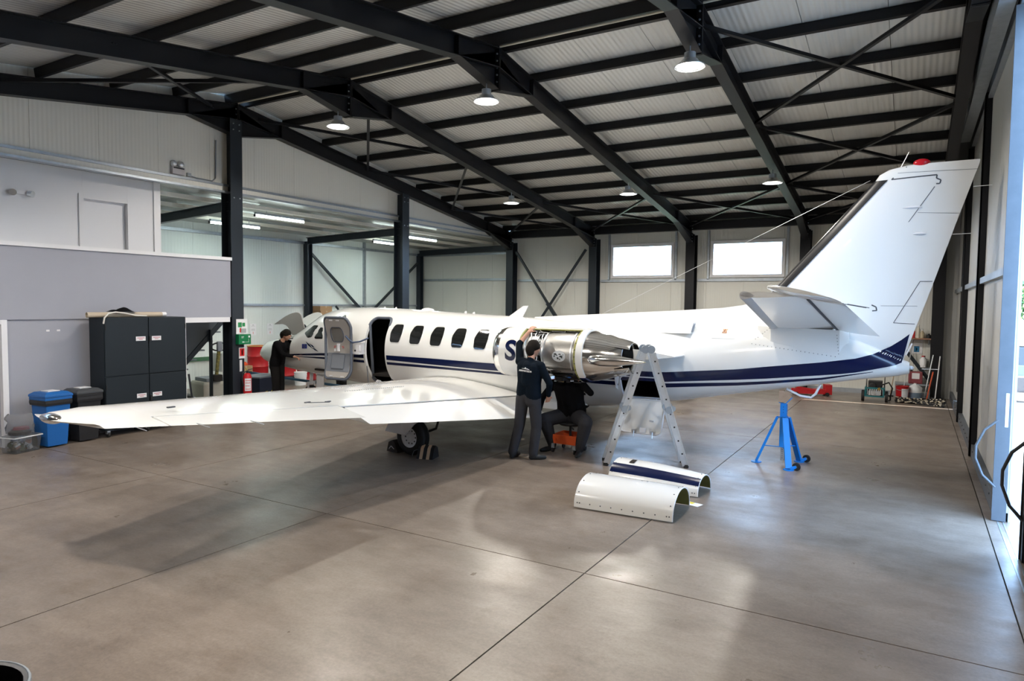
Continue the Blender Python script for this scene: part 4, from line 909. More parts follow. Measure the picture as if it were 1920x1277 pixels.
    one('clamp_ring', K['alu'], lambda b: b.tube([ep(3.14+.06*cos(t), .06*sin(t)/.36-.75, .375) for t in [2*pi*j/24 for j in range(24)]], .007, 5, closed=True), E_)
    # registration letter, bent onto the cowl
    cu = bpy.data.curves.new('reg', 'FONT'); cu.body = 'S'; cu.size = .44; cu.align_x = 'CENTER'; cu.align_y = 'CENTER'; cu.offset = .014
    t_ = bpy.data.objects.new('reg', cu); COL.objects.link(t_); dg = bpy.context.evaluated_depsgraph_get(); me = bpy.data.meshes.new_from_object(t_.evaluated_get(dg)); bpy.data.objects.remove(t_)
    bm = bmesh.new(); bm.from_mesh(me); bmesh.ops.subdivide_edges(bm, edges=bm.edges, cuts=2)
    for v in bm.verts: v.co = ep(3.745-v.co.x, v.co.y/.406+.08, .411)
    bm.to_mesh(me); bm.free(); me.materials.clear(); me.materials.append(K['navy'])
    o = bpy.data.objects.new('registration_letter', me); COL.objects.link(o); o.parent = E_

for o in AC.children_recursive:
    if o.name.split('.')[0] in ('case_flanges', 'aileron_fittings', 'fasteners', 'pipes', 'accessories', 'lower_accessories', 'map_print', 'hub_holes', 'flag_stars', 'latch_marks', 'latch_pads', 'blue_fitting', 'warning_triangle', 'bolts', 'latch_handle', 'gap_seal') or (o.name.startswith('static_wick') and o.parent.name.startswith('wing')): o['kind'] = 'stuff'
# ------------------------------------------------------------------ people
K['navycloth'] = mat('navy_sweater', (.004, .008, .014), .9, 0, ('noise', 120, .15), spec=.12)
K['blackcloth'] = mat('black_jacket', (.005, .005, .006), .9, 0, ('noise', 120, .15), spec=.12)
K['greycloth'] = mat('grey_work_trousers', (.040, .040, .045), .9, 0, ('noise', 90, .2), (6, .5, (.045, .045, .05)), spec=.12)
K['darkcloth'] = mat('dark_trousers', (.012, .011, .011), .9, 0, ('noise', 90, .2), spec=.12)
K['skin'] = mat('skin', (.46, .24, .16), .5)
K['hair'] = mat('dark_hair', (.010, .007, .005), .75, 0, ('noise', 90, .5), spec=.15)
K['shoe'] = mat('black_shoe', (.012, .013, .015), .55)
K['sole'] = mat('shoe_trim', (.25, .26, .28), .6)
def person(label, J, mats, vox=.0095):
    """J = joint positions in world space; one remeshed body, hair as a child. mats = sweater, trousers"""
    base = V((J['anL'][0]/2+J['anR'][0]/2, J['anL'][1]/2+J['anR'][1]/2, 0)); j = {k: V(p)-base for k, p in J.items() if k not in ('bare', 'fat', 'look', 'fwd', 'palmL', 'palmR')}
    segs = []                                       # (p, q, r0, r1, slot)
    def cap(p, q, a, c, slot): segs.append((V(p), V(q), a, c, slot))
    TOP, PANT, SKIN, SHOE = 0, 1, 2, 3
    sh = (j['shR']-j['shL']).normalized(); up = ((j['shL']+j['shR'])/2-j['pel']).normalized(); fw = up.cross(sh)*-1
    if 'fwd' in J: fw = V(J['fwd'])
    mid = (j['shL']+j['shR'])/2; pel = j['pel']; fat = J.get('fat', 1.0)
    for s_ in (-1, 1):
        cap(mid+sh*s_*.09-up*.07, pel+sh*s_*.075+up*.16, .125*fat, .115*fat, TOP); cap(pel+sh*s_*.075+up*.16, pel+sh*s_*.08-up*.0, .118*fat, .125*fat, TOP)
        cap(pel+sh*s_*.07-up*.02, pel+sh*s_*.075-up*.08, .12*fat, .115*fat, PANT)
    cap(mid-up*.06+fw*.02, mid-up*.25+fw*.03, .12*fat, .12*fat, TOP)
    for side, s_ in (('L', -1), ('R', 1)):
        S_, E_, W_ = j['sh'+side], j['el'+side], j['wr'+side]
        cap(mid+sh*s_*.06-up*.01, S_, .075, .072, TOP); cap(S_, E_, .066, .052, TOP)
        bare = side in J.get('bare', '')
        if bare: cap(E_, E_+(W_-E_)*.12, .052, .050, TOP); cap(E_+(W_-E_)*.1, W_, .043, .029, SKIN)
        else: cap(E_, E_+(W_-E_)*.92, .051, .038, TOP); cap(E_+(W_-E_)*.9, W_, .029, .027, SKIN)
        d = (W_-E_).normalized(); pn = V(J.get('palm'+side, (0, 1, 0))); pn = (pn-d*pn.dot(d)).normalized(); sd = d.cross(pn)*(1 if side == 'R' else -1)
        for k in range(4):
            o = sd*(.030-.020*k); kn = W_+d*.085+o; cap(W_+d*.015+o*.6, kn, .017, .013, SKIN)
            L_ = (.036, .043, .040, .031)[k]; m1 = kn+(d*.93+pn*.37)*L_; m2 = m1+(d*.62+pn*.78)*L_*.75; m3 = m2+(d*.25+pn*.97)*L_*.5
            cap(kn, m1, .0105, .0098, SKIN); cap(m1, m2, .0098, .009, SKIN); cap(m2, m3, .009, .0078, SKIN)
        t0 = W_+d*.025+sd*.028; t1 = t0+(d*.6+sd*.7+pn*.2)*.045; t2 = t1+(d*.85+sd*.2+pn*.4)*.034; cap(t0, t1, .014, .012, SKIN); cap(t1, t2, .012, .009, SKIN)
        H_, N_, A_, T_ = j['hi'+side], j['kn'+side], j['an'+side], j['to'+side]
        cap(H_, N_, .104*fat, .082*fat, PANT); cap(N_, N_+(A_-N_)*.35, .081*fat, .078*fat, PANT); cap(N_+(A_-N_)*.35, A_, .078*fat, .070, PANT)
        dn = V((0, 0, -1)); cap(A_, A_+dn*.035, .05, .045, SHOE); heel = V((A_.x, A_.y, .036))-(T_-A_).normalized()*.035; heel.z = max(.036, A_.z-.075)
        ball = heel+(T_-heel)*.62; ball.z = max(.036, ball.z); cap(heel, ball, .036, .044, SHOE); cap(ball, V((T_.x, T_.y, max(.032, T_.z))), .044, .030, SHOE)
    hd, nk = j['head'], mid+up*.02; look = V(J.get('look', tuple(fw))).normalized(); hu = (hd-nk).normalized(); ear = look.cross(hu).normalized()
    cap(nk, nk+(hd-nk)*.62-look*.01, .056, .052, SKIN); cap(nk-up*.015, nk+up*.025, .068, .062, TOP)
    cap(hd+hu*.03-look*.02, hd-hu*.01+look*.012, .092, .084, SKIN); cap(hd-hu*.02+look*.035, hd-hu*.085+look*.055, .066, .040, SKIN)
    cap(hd+look*.095-hu*.005, hd+look*.108-hu*.035, .011, .014, SKIN)
    for s_ in (-1, 1): cap(hd+ear*s_*.086+hu*.012, hd+ear*s_*.086-hu*.028, .014, .011, SKIN); cap(hd+look*.078+ear*s_*.032+hu*.022, hd+look*.080+ear*s_*.045+hu*.02, .016, .014, SKIN)
    cap(hd+look*.083-hu*.068+ear*.016, hd+look*.083-hu*.068-ear*.016, .012, .012, SKIN)
    b = MB()
    for (p, q, a, c, m_) in segs:
        n = 14; d = (q-p); L_ = d.length; d = d.normalized() if L_ > 1e-6 else V((0, 0, 1))
        prof = [(-a*cos(pi/2*k/4), a*sin(pi/2*k/4)) for k in range(5)]+[(L_+c*sin(pi/2*k/4), c*cos(pi/2*k/4)) for k in range(5)]
        prof[0] = (-a, 1e-4); prof[-1] = (L_+c, 1e-4); b.lathe(p, d, prof, n)
    o = b.build('person', mats+[K['skin'], K['shoe']])
    rm = o.modifiers.new('r', 'REMESH'); rm.mode = 'VOXEL'; rm.voxel_size = vox; sm = o.modifiers.new('s', 'SMOOTH'); sm.factor = .5; sm.iterations = 3
    dg = bpy.context.evaluated_depsgraph_get(); me = bpy.data.meshes.new_from_object(o.evaluated_get(dg)); o.modifiers.clear(); old = o.data; o.data = me; bpy.data.meshes.remove(old)
    me.materials.clear()
    for x in mats+[K['skin'], K['shoe']]: me.materials.append(x)
    for f in me.polygons:
        c = f.center; best = 9; bi = 0
        for (p, q, a, e, m_) in segs:
            d = q-p; t = min(1, max(0, (c-p).dot(d)/max(d.length_squared, 1e-9))); v = (c-p-d*t).length-(a+(e-a)*t)
            if v < best: best = v; bi = m_
        f.material_index = bi
    me.shade_smooth()
    o.location = base; tag(o, label, 'person')
    def hr(h):
        h.sph(hd+hu*.045-look*.028, .101, 18)
        for k in range(10): h.sph(hd+hu*(.045-.11*(k/9))-look*(.05+.035*sin(k/9*pi)), .078-.02*(k/9), 12)
        for s_ in (-1, 1): h.sph(hd+ear*s_*.062+hu*.03-look*.015, .05, 10)
    ho = one('hair', K['hair'], hr, o)
    r2 = ho.modifiers.new('r', 'REMESH'); r2.mode = 'VOXEL'; r2.voxel_size = .01; dg = bpy.context.evaluated_depsgraph_get(); me2 = bpy.data.meshes.new_from_object(ho.evaluated_get(dg)); ho.modifiers.clear(); ho.data = me2; me2.materials.clear(); me2.materials.append(K['hair']); me2.shade_smooth()
    for s_ in (-1, 1): one('eye', K['black'], lambda q: q.sph(hd+look*.088+ear*s_*.034+hu*.005, .010, 8), o)
    return o
# mechanic reaching into the engine, seen from behind
pa = person('mechanic in navy sweater and grey trousers reaching up into the open engine', dict(
    anL=(-5.17, 8.76, .10), anR=(-4.86, 8.84, .10), toL=(-5.19, 8.98, .03), toR=(-4.72, 8.95, .03), knL=(-5.08, 8.80, .50), knR=(-4.82, 8.86, .50), hiL=(-5.02, 8.78, .92), hiR=(-4.83, 8.80, .92),
    pel=(-4.925, 8.80, .99), shL=(-5.10, 8.83, 1.47), shR=(-4.73, 8.80, 1.42), elL=(-5.17, 8.92, 1.72), wrL=(-5.08, 9.05, 1.90), elR=(-4.60, 8.84, 1.17), wrR=(-4.66, 8.93, .97), head=(-4.90, 8.90, 1.66), look=(.25, 1, -.1), palmL=(.3, 1, .2), palmR=(-.6, .5, 0), bare='L'), [K['navycloth'], K['greycloth']])
PW = mat('print_white', (.75, .75, .75), .6)
def back_y(x, z):
    # outermost body surface behind the given spot
    hit = [v.co.y for v in pa.data.vertices if abs(v.co.x-x) < .012 and abs(v.co.z-z) < .012]
    return min(hit)-.003 if hit else -.15
def logo(b):
    for (x0, z0, x1, z1, x2, z2) in ((-.062, .008, -.014, .0, -.010, .008), (.062, -.008, .014, -.003, .018, .006), (-.018, .0, .02, -.003, .0, .025), (-.031, .003, -.014, .001, -.02, .015), (.02, -.003, .038, -.006, .03, .010)):
        P = [(.10+x0, 1.375+z0), (.10+x1, 1.375+z1), (.10+x2, 1.375+z2)]; b.prism([(x, back_y(.10, 1.375)-.004, z) for x, z in P], (0, .02, 0))
tag(one('back_print', PW, logo, pa), kind='stuff')
text_mesh('back_lettering', 'AIRPARTECH', .036, PW, pa, M.Translation((.10, back_y(.10, 1.345)-.002, 1.345)) @ M.Rotation(R(90), 4, 'X') @ M.Rotation(R(-4), 4, 'Z'), .006)
pa.children[-1]['kind'] = 'stuff'
# seated mechanic working under the engine
person('mechanic in black jacket sitting on the orange stool under the engine', dict(
    anL=(-4.40, 9.50, .10), anR=(-4.92, 9.58, .10), toL=(-4.35, 9.28, .03), toR=(-5.00, 9.36, .03), knL=(-4.24, 9.36, .55), knR=(-4.96, 9.40, .52), hiL=(-4.56, 9.74, .56), hiR=(-4.76, 9.74, .56),
    pel=(-4.66, 9.74, .64), shL=(-4.44, 9.62, 1.10), shR=(-4.90, 9.60, 1.08), elL=(-4.24, 9.52, .98), wrL=(-4.40, 9.46, 1.16), elR=(-5.08, 9.52, .84), wrR=(-5.03, 9.34, .66), head=(-4.80, 9.52, 1.27), look=(-.3, -1, .35), palmL=(0, 0, 1), palmR=(.5, 0, 0), fwd=(0, -1, 0), fat=1.28), [K['blackcloth'], K['greycloth']])
# man looking into the nose bay
person('man in black clothes leaning into the open nose bay', dict(
    anL=(-12.34, 10.52, 0.10), anR=(-12.24, 10.28, 0.10), toL=(-12.12, 10.60, 0.03), toR=(-12.01, 10.36, 0.03), knL=(-12.34, 10.51, 0.52), knR=(-12.26, 10.30, 0.52), hiL=(-12.34, 10.49, 0.89), hiR=(-12.32, 10.32, 0.89),
    pel=(-12.33, 10.40, 0.95), shL=(-12.24, 10.56, 1.39), shR=(-12.16, 10.24, 1.39), elL=(-12.06, 10.64, 1.19), wrL=(-11.90, 10.66, 1.13), elR=(-12.00, 10.28, 1.17), wrR=(-11.80, 10.40, 1.12), head=(-12.06, 10.44, 1.58), look=(1, .45, -.4), palmL=(0, 0, -1), palmR=(0, 0, -1), fwd=(.9, .3, 0)), [K['blackcloth'], K['darkcloth']])
person('person in dark trousers standing behind the open cabin door', dict(
    anL=(-13.12, 13.10, .10), anR=(-12.90, 13.06, .10), toL=(-13.14, 12.86, .03), toR=(-12.90, 12.82, .03), knL=(-13.12, 13.08, .50), knR=(-12.90, 13.05, .50), hiL=(-13.10, 13.1, .88), hiR=(-12.92, 13.1, .88),
    pel=(-13.01, 13.1, .95), shL=(-13.2, 13.1, 1.38), shR=(-12.83, 13.1, 1.38), elL=(-13.25, 13.05, 1.10), wrL=(-13.2, 12.9, .95), elR=(-12.78, 13.05, 1.10), wrR=(-12.84, 12.9, .95), head=(-13.01, 13.05, 1.57), look=(0, -1, -.1), palmL=(0, -1, 0), palmR=(0, -1, 0), fwd=(0, -1, 0)), [K['blackcloth'], K['darkcloth']], .014)

# ------------------------------------------------------------------ rolling stool
t = tag(empty('rolling_stool', (-4.66, 9.66, 0)), 'low rolling stool with orange tray under the seated mechanic', 'stool')
one('seat', K['black'], lambda b: b.lathe((0, .04, 0), (0, 0, 1), [(.42, 0), (.42, .17), (.44, .185), (.465, .18), (.47, 0)], 24), t, smooth=40)
one('post', K['black'], lambda b: [b.cyl((0, .04, .2), (0, .04, .42), .02, n=12), b.bar((.03, .02, .38), (.10, -.06, .37), .02, .015)], t)
def tray(b):
    o0 = [(-.21, -.19), (.21, -.19), (.21, .21), (-.21, .21)]
    for (zz0, zz1, k0, k1) in ((.14, .285, .9, 1.0),):
        for i in range(4):
            p, q = o0[i], o0[(i+1) % 4]
            b.add([(p[0]*k0, p[1]*k0, zz0), (q[0]*k0, q[1]*k0, zz0), (q[0]*k1, q[1]*k1, zz1), (p[0]*k1, p[1]*k1, zz1), (p[0]*k0*.94, p[1]*k0*.94, zz0), (q[0]*k0*.94, q[1]*k0*.94, zz0), (q[0]*k1*.94, q[1]*k1*.94, zz1), (p[0]*k1*.94, p[1]*k1*.94, zz1)], [(0, 1, 2, 3), (5, 4, 7, 6), (3, 2, 6, 7), (1, 0, 4, 5)])
    b.b2((-.19, -.17, .14), (.19, .19, .155))
one('tray', K['orange'], tray, t)
for (x, y) in ((-.19, -.19), (.19, -.19), (-.19, .19), (.19, .19)):
    c_ = one('caster', K['rubber'], lambda b: b.cyl((x-.012, y, .04), (x+.012, y, .04), .04, n=16), t, smooth=40)
    one('fork', K['galv'], lambda b: b.b2((x-.02, y-.02, .07), (x+.02, y+.02, .14)), c_)
# ------------------------------------------------------------------ ladder
A0, A1 = V((-3.79, 9.09, 0)), V((-2.76, 9.60, 0)); ax = (A1-A0).normalized(); wd_ = V((-ax.y, ax.x, 0)); TOPZ = 1.70; mid_ = (A0+A1)/2
t = tag(empty('folding_ladder', mid_), 'aluminium folding ladder standing in an A beside the tail', 'ladder')
for foot, s_ in ((A0-mid_, -1), (A1-mid_, 1)):
    topp = V((0, 0, TOPZ))+ax*s_*.045; d = topp-foot
    for k in (0, 1):
        o = wd_*.32*k
        st = one('stile', K['alu'], lambda b: [b.bar(foot+o+d*.02, foot+o+d*.47, .03, .092, ax), b.bar(foot+o+d*.51, foot+o+d*.97, .03, .092, ax)], t)
        one('stile_lip', K['alu'], lambda b: b.bar(foot+o+d*.02+ax*.041, foot+o+d*.96+ax*.041, .06, .010, ax), st)
        one('foot', K['rubber'], lambda b: b.box(foot+o+V((0, 0, .022)), (.06, .05, .044)), st)
        one('hinge', K['galv'], lambda b: [b.cyl(foot+o+d*.49-wd_*.022, foot+o+d*.49+wd_*.022, .055, n=18), b.cyl(foot+o+d*.49+ax*.05-wd_*.02+V((0, 0, .02)), foot+o+d*.49+ax*.05+wd_*.02+V((0, 0, .02)), .04, n=18)], st, smooth=40)
    for i, q in enumerate((.12, .23, .345, .455, .58, .69, .80, .90)):
        c = foot+d*q
        rg = one('rung', K['alu'], lambda b: b.bar(c, c+wd_*.32, .03, .03), t)
        one('rung_plug', K['black'], lambda b: b.bar(c-wd_*.016, c-wd_*.012, .022, .022), rg)
for k in (0, 1):
    for s_ in (-1, 1):
        one('top_hinge', K['galv'], lambda b: b.cyl(V((0, 0, TOPZ))+ax*s_*.04+wd_*(.32*k-.022), V((0, 0, TOPZ))+ax*s_*.04+wd_*(.32*k+.022), .058, n=18), t, smooth=40)
# ------------------------------------------------------------------ removed engine cowls
def cowl(name, lab, P0, L_, wdt, hgt, taper, stripe):
    t = tag(empty(name, P0), lab, 'engine cowl')
    def arc(x, k, off=0):
        return [V((x, wdt*.5-(wdt*.5*k+off)*cos(pi*j/24), .012+(hgt*k+off)*sin(pi*j/24)**.85)) for j in range(25)]
    xs = [0, .2, .4, .6, .8, 1.0]; ks = [1-taper*x*x for x in xs]
    one('cowl_skin', K['white'], lambda b: b.loft([arc(L_*x, k) for x, k in zip(xs, ks)], 0, False, False), t, smooth=60)
    one('cowl_lining', K['zinc'], lambda b: b.loft([arc(L_*x, k, -.012) for x, k in zip(xs, ks)], 0, False, False), t, smooth=60)
    one('cowl_edge', K['whitetrim'], lambda b: [b.tube(arc(L_*x, k, -.006), .007, 5) for x, k in ((0, 1), (1, ks[-1]))], t); t.children[-1]['kind'] = 'stuff'
    def st(b):
        vs = [arc(L_*x, k, .002)[j] for x, k in zip(xs, ks) for j in (4, 5, 6, 7, 8)]
        b.add(vs, [(i*5+j, i*5+j+1, i*5+j+6, i*5+j+5) for i in range(5) for j in range(4)])
    if stripe: one('stripe', K['navy'], st, t, smooth=60)
    def sc(b):
        for j in (1, 4, 8, 12, 16, 20, 23):
            for x, k in ((.03, 1), (.97, ks[-1])): b.sph(arc(L_*x, 1-taper*x*x, .0)[j], .008, 6)
        for i in range(9): b.sph(arc(L_*(i+.5)/9, 1-taper*((i+.5)/9)**2, 0)[1], .008, 6)
    tag(one('screws', K['line'], sc, t), kind='stuff')
    return t, arc
c1, a1_ = cowl('engine_cowl', 'plain white engine cowl lying open side down on the floor', (-3.29, 6.98, 0), 1.13, .78, .30, .06, False)
c1.rotation_euler = (0, 0, R(2))
for x in (.66, .72): one('latch', K['galv'], lambda b: b.box(a1_(x, .97, .004)[13], (.012, .03, .006)), c1)
c2, a2_ = cowl('engine_cowl', 'white engine cowl with a navy stripe lying beside the ladder', (-3.36, 8.14, 0), 1.16, .66, .28, .22, True)
c2.rotation_euler = (0, 0, R(-3))
one('vent_slot', K['cabin'], lambda b: b.add([a2_(x, 1, .003)[j] for x in (.20, .27) for j in (9, 10, 11, 12)], [(0, 1, 5, 4), (1, 2, 6, 5), (2, 3, 7, 6)]), c2)
t = tag(one('cowl_strip', K['white'], lambda b: [b.b2((0, 0, .0), (.86, .2, .012)), b.b2((0, .19, .0), (.86, .2, .06))], loc=(-3.16, 9.0, .001), rot=(0, 0, R(-11))), 'narrow white metal strip on the floor behind the striped cowl', 'metal strip')
t = tag(empty('paper_sheet', (-2.42, 7.86, .002), R(-15)), 'white paper sheet with a yellow corner on the floor', 'paper')
one('sheet', mat('paper', (.8, .8, .8), .7), lambda b: b.b2((0, 0, 0), (.34, .13, .003)), t)
one('yellow_patch', mat('yellow_print', (.8, .66, .05), .6), lambda b: b.b2((.15, .055, .003), (.24, .12, .004)), t)
# ------------------------------------------------------------------ tail jack
t = tag(empty('tail_jack', (-1.62, 10.62, 0)), 'blue tripod jack supporting the tail', 'jack')
feet = [V((-.36, -.05, 0)), V((.14, -.34, 0)), V((.19, .32, 0))]
one('collar', K['bluepaint'], lambda b: b.prism([(f.x*.26+dx, f.y*.26, .70) for f, dx in zip(feet, (0, 0, 0))], (0, 0, .012)), t)
one('column', K['bluepaint'], lambda b: b.b2((-.045, -.045, .26), (.045, .045, .90)), t)
one('ram', K['galv'], lambda b: b.b2((-.026, -.026, .06), (.026, .026, .26)), t)
one('ram_holes', K['black'], lambda b: [b.cyl((0, -.047 if z > .3 else -.028, z), (0, -.044 if z > .3 else -.025, z), .006, n=8) for z in (.10, .13, .16, .19, .22, .78, .82, .86)], t); t.children[-1]['kind'] = 'stuff'
for i, f in enumerate(feet):
    lg_ = one('leg', K['bluepaint'], lambda b: b.bar(f*.24+V((0, 0, .70)), f+V((0, 0, .02)), .085, .035, f.normalized()), t)
    one('foot_plate', K['bluepaint'], lambda b: b.cyl(f, f+V((0, 0, .012)), .075, n=18), lg_)
    one('tie_bar', K['bluepaint'], lambda b: b.bar(f*.72+V((0, 0, .26)), V((0, 0, .26)), .03, .012), lg_)
    if i:
        w0 = f+V((.10, .02, .055)); one('bracket', K['bluepaint'], lambda b: b.bar(f+V((.02, 0, .02)), w0, .03, .04), lg_); one('wheel', K['rubber'], lambda b: b.lathe(w0, (.35, 1, 0), [(-.018, .02), (-.018, .055), (.018, .055), (.018, .02)], 20), lg_, smooth=40)
one('cradle', K['bluepaint'], lambda b: [b.bar((-.07, 0, .92), (.02, 0, .90), .05, .012), b.bar((.02, 0, .90), (.11, 0, 1.0), .05, .012), b.b2((-.03, -.03, .88), (.03, .03, .91))], t)
one('wood_block', mat('wood_pad', (.42, .29, .20), .7, 0, None, (12, .6, (.30, .19, .12))), lambda b: [b.b2((-.07, -.04, .925), (.0, .04, 1.10)), b.prism([(0, -.04, .93), (.11, -.04, 1.02), (.08, -.04, 1.08), (0, -.04, 1.09)], (0, .08, 0))], t)
# ------------------------------------------------------------------ chocks
t = tag(empty('wheel_chock', (-6.26, 8.08, 0), R(15)), 'black wheel chock with two tan reflective stripes', 'wheel chock')
def ck(b, x0, x1, k=1.): b.prism([(x0, -.13*k, 0), (x0, .13*k, 0), (x0, .085*k, .15*k), (x0, .0, .19*k), (x0, -.06*k, .15*k)], (x1-x0, 0, 0))
one('chock_body', K['rubber'], lambda b: ck(b, -.13, .13), t)
for x in (-.06, .05): one('stripe', mat('tan_stripe', (.62, .42, .26), .6), lambda b: ck(b, x-.025, x+.025, 1.02), t)
one('cord', K['seal'], lambda b: b.tube([(-.14, .0, .12), (-.20, -.05, .10), (-.22, -.08, .03), (-.21, -.10, .01)], .007, 6), t, smooth=60)
t = tag(empty('wheel_chock', (-6.93, 8.20, 0), R(80)), 'dark worn wheel chock in front of the main wheel', 'wheel chock')
one('chock_body', mat('chock_dark', (.018, .014, .013), .7), lambda b: ck(b, -.13, .13), t)
one('cord', K['whitetrim'], lambda b: b.tube([(-.14, .06, .05), (-.15, .0, .10), (-.15, -.07, .06)], .006, 6), t, smooth=60)

# ------------------------------------------------------------------ left side: cabinet, bins, box
t = tag(empty('steel_cabinet', (-11.62, 6.98, 0)), 'tall dark grey steel cabinet on casters with four doors', 'cabinet')
K['cab'] = mat('cabinet_grey', (.014, .020, .026), .5, 0, ('noise', 60, .05), spec=.3)
one('body', K['cab'], lambda b: b.b2((-.46, -.74, .12), (-.02, .74, 2.03)), t, bevel=.004)
LB = mat('label_white', (.72, .72, .75), .5); LT = mat('label_print', (.45, .12, .14), .6)
for (y0, y1, z0, z1, hy) in ((-.73, .015, 1.04, 2.02, 1), (.03, .73, 1.04, 2.02, -1), (-.73, .015, .14, 1.02, 1), (.03, .73, .14, 1.02, -1)):
    d_o = one('door', K['cab'], lambda b: b.b2((-.02, y0, z0), (.0, y1, z1)), t, bevel=.003)
    yl = y1-.22 if hy > 0 else y0+.05; zl = 1.62 if z0 > 1 else .62
    lb = one('label_plate', LB, lambda b: b.b2((.0, yl, zl), (.004, yl+.17, zl+.075)), d_o)
    tag(one('label_print', LT, lambda b: [b.b2((.004, yl+.02, zl+.045), (.005, yl+.15, zl+.055)), b.b2((.004, yl+.05, zl+.02), (.005, yl+.12, zl+.03))], d_o), kind='stuff')
    one('hinge', K['black'], lambda b: b.cyl((.004, y0+.01 if hy > 0 else y1-.01, z1-.12), (.004, y0+.01 if hy > 0 else y1-.01, z1-.2), .008, n=8), d_o)
    if hy < 0: one('latch', K['black'], lambda b: b.b2((.0, y0+.0, (z0+z1)/2+(.08 if z0 > 1 else -.02)), (.02, y0+.035, (z0+z1)/2+(.17 if z0 > 1 else .07))), d_o)
for y in (-.68, .0, .68):
    for x in (-.40, -.06):
        c_ = one('caster', K['rubber'], lambda b: b.cyl((x, y-.016, .05), (x, y+.016, .05), .05, n=16), t, smooth=40)
        one('fork', K['galv'], lambda b: b.b2((x-.03, y-.024, .06), (x+.03, y+.024, .12)), c_)
for (p, q, r, m_, lab) in (((-11.78, 6.05, 2.075), (-11.74, 7.32, 2.075), .045, 'cardtube', 'long cardboard tube lying on the cabinet'), ((-11.92, 6.5, 2.075), (-11.90, 7.5, 2.075), .04, 'whitetrim', 'white plastic tube lying on the cabinet behind the cardboard tube')):
    if m_ == 'cardtube': K[m_] = mat('card_tube', (.50, .42, .32), .7)
    tag(one('long_tube', K[m_], lambda b: b.lathe(p, V(q)-V(p), [(0, r*.8), (0, r), ((V(q)-V(p)).length, r), ((V(q)-V(p)).length, r*.8)], 18), smooth=40), lab, 'tube')
tag(one('hose_piece', mat('hose_white', (.62, .60, .55), .5), lambda b: b.tube([(-11.60, 6.22, 1.93), (-11.60, 6.24, 2.03), (-11.62, 6.32, 2.10), (-11.64, 6.45, 2.12), (-11.66, 6.62, 2.10), (-11.66, 6.8, 2.06), (-11.66, 7.0, 2.05)], .014, 8), smooth=60), 'white hose end hanging over the cabinet corner', 'hose')
def rag(b):
    n = 14; vs = []
    for i in range(n+1):
        for j in range(9):
            u, v = i/n, j/8; vs.append((-11.78+.24*(v-.5), 6.42+.42*u, 2.125+.09*sin(u*pi)*(.55+.45*sin(v*9+u*5))*sin(pi*min(1, .1+v))))
    b.add(vs, [(i*9+j, i*9+j+1, i*9+j+10, i*9+j+9) for i in range(n) for j in range(8)])
tag(one('black_cloth', K['blackcloth'], rag, smooth=60), 'crumpled black cloth lying on the tubes on the cabinet', 'cloth')
def bin_(loc, rz, m_, mlid, lab):
    t = tag(empty('wheeled_bin', loc, rz), lab, 'bin'); t.scale = (.76, .76, 1.07)
    one('body', m_, lambda b: b.loft([[V((sx*(.20+.055*q), sy*(.20+.05*q), z)) for sx, sy in ((-1, -1), (1, -1), (1, 1), (-1, 1))] for z, q in ((.02, 0), (.70, 1))]), t, bevel=.012)
    one('rim', m_, lambda b: b.b2((-.275, -.275, .70), (.275, .275, .74)), t, bevel=.008)
    one('bag_fringe', K['black'], lambda b: b.loft([[V((sx*(.262+o), sy*(.257+o), z)) for sx, sy in ((-1, -1), (0, -1.02), (1, -1), (1.02, 0), (1, 1), (0, 1.02), (-1, 1), (-1.02, 0))] for z, o in ((.625, .006), (.66, .016), (.70, .012))], 0, False), t)
    l_ = one('lid', mlid, lambda b: b.loft([[V((sx*k, sy*k, z)) for sx, sy in ((-1, -1), (1, -1), (1, 1), (-1, 1))] for z, k in ((.742, .285), (.775, .285), (.81, .22), (.815, .21))]), t, bevel=.008)
    one('lid_label', K['whitetrim'], lambda b: b.b2((-.13, -.12, .816), (.12, .12, .828)), l_, bevel=.003)
    for s_ in (-1, 1): one('wheel', K['rubber'], lambda b: b.cyl((-.22, s_*.20-.02, .09), (-.22, s_*.20+.02, .09), .09, n=18), t, smooth=40)
    one('handle', mlid, lambda b: b.cyl((-.30, -.2, .74), (-.30, .2, .74), .016, n=8), t)
K['binblue'] = mat('bin_blue', (.006, .105, .36), .45, 0, ('noise', 40, .1)); K['binblack'] = mat('bin_black', (.012, .012, .014), .45, 0, ('noise', 40, .1)); K['lidgrey'] = mat('lid_grey', (.05, .055, .062), .45)
bin_((-11.74, 5.46, 0), R(6), K['binblue'], K['binblue'], 'blue plastic waste bin with lid')
bin_((-11.78, 5.96, 0), R(3), K['binblack'], K['lidgrey'], 'black plastic waste bin with grey lid beside the cabinet')
t = tag(empty('storage_box', (-11.68, 5.0, 0), R(14)), 'clear plastic storage box full of small things', 'box'); t.scale = (.8, .78, .95)
K['clear'] = mat('clear_plastic', (.85, .87, .89), .12, 0, None, None, 0, .95, None, 1, .4, 1.04)
def hollow(b, x, y, z0, z1, k, th):
    for (sx, sy) in ((1, 0), (-1, 0), (0, 1), (0, -1)):
        if sx: b.prism([(sx*x*k, -y*k, z0), (sx*x*k, y*k, z0), (sx*x, y, z1), (sx*x, -y, z1)], (-sx*th, 0, 0))
        else: b.prism([(-x*k, sy*y*k, z0), (x*k, sy*y*k, z0), (x, sy*y, z1), (-x, sy*y, z1)], (0, -sy*th, 0))
    b.b2((-x*k, -y*k, z0), (x*k, y*k, z0+th))
one('box_body', K['clear'], lambda b: hollow(b, .19, .27, .0, .25, .88, .006), t)
one('box_lid', K['clear'], lambda b: b.b2((-.205, -.285, .25), (.205, .285, .27)), t, bevel=.006)
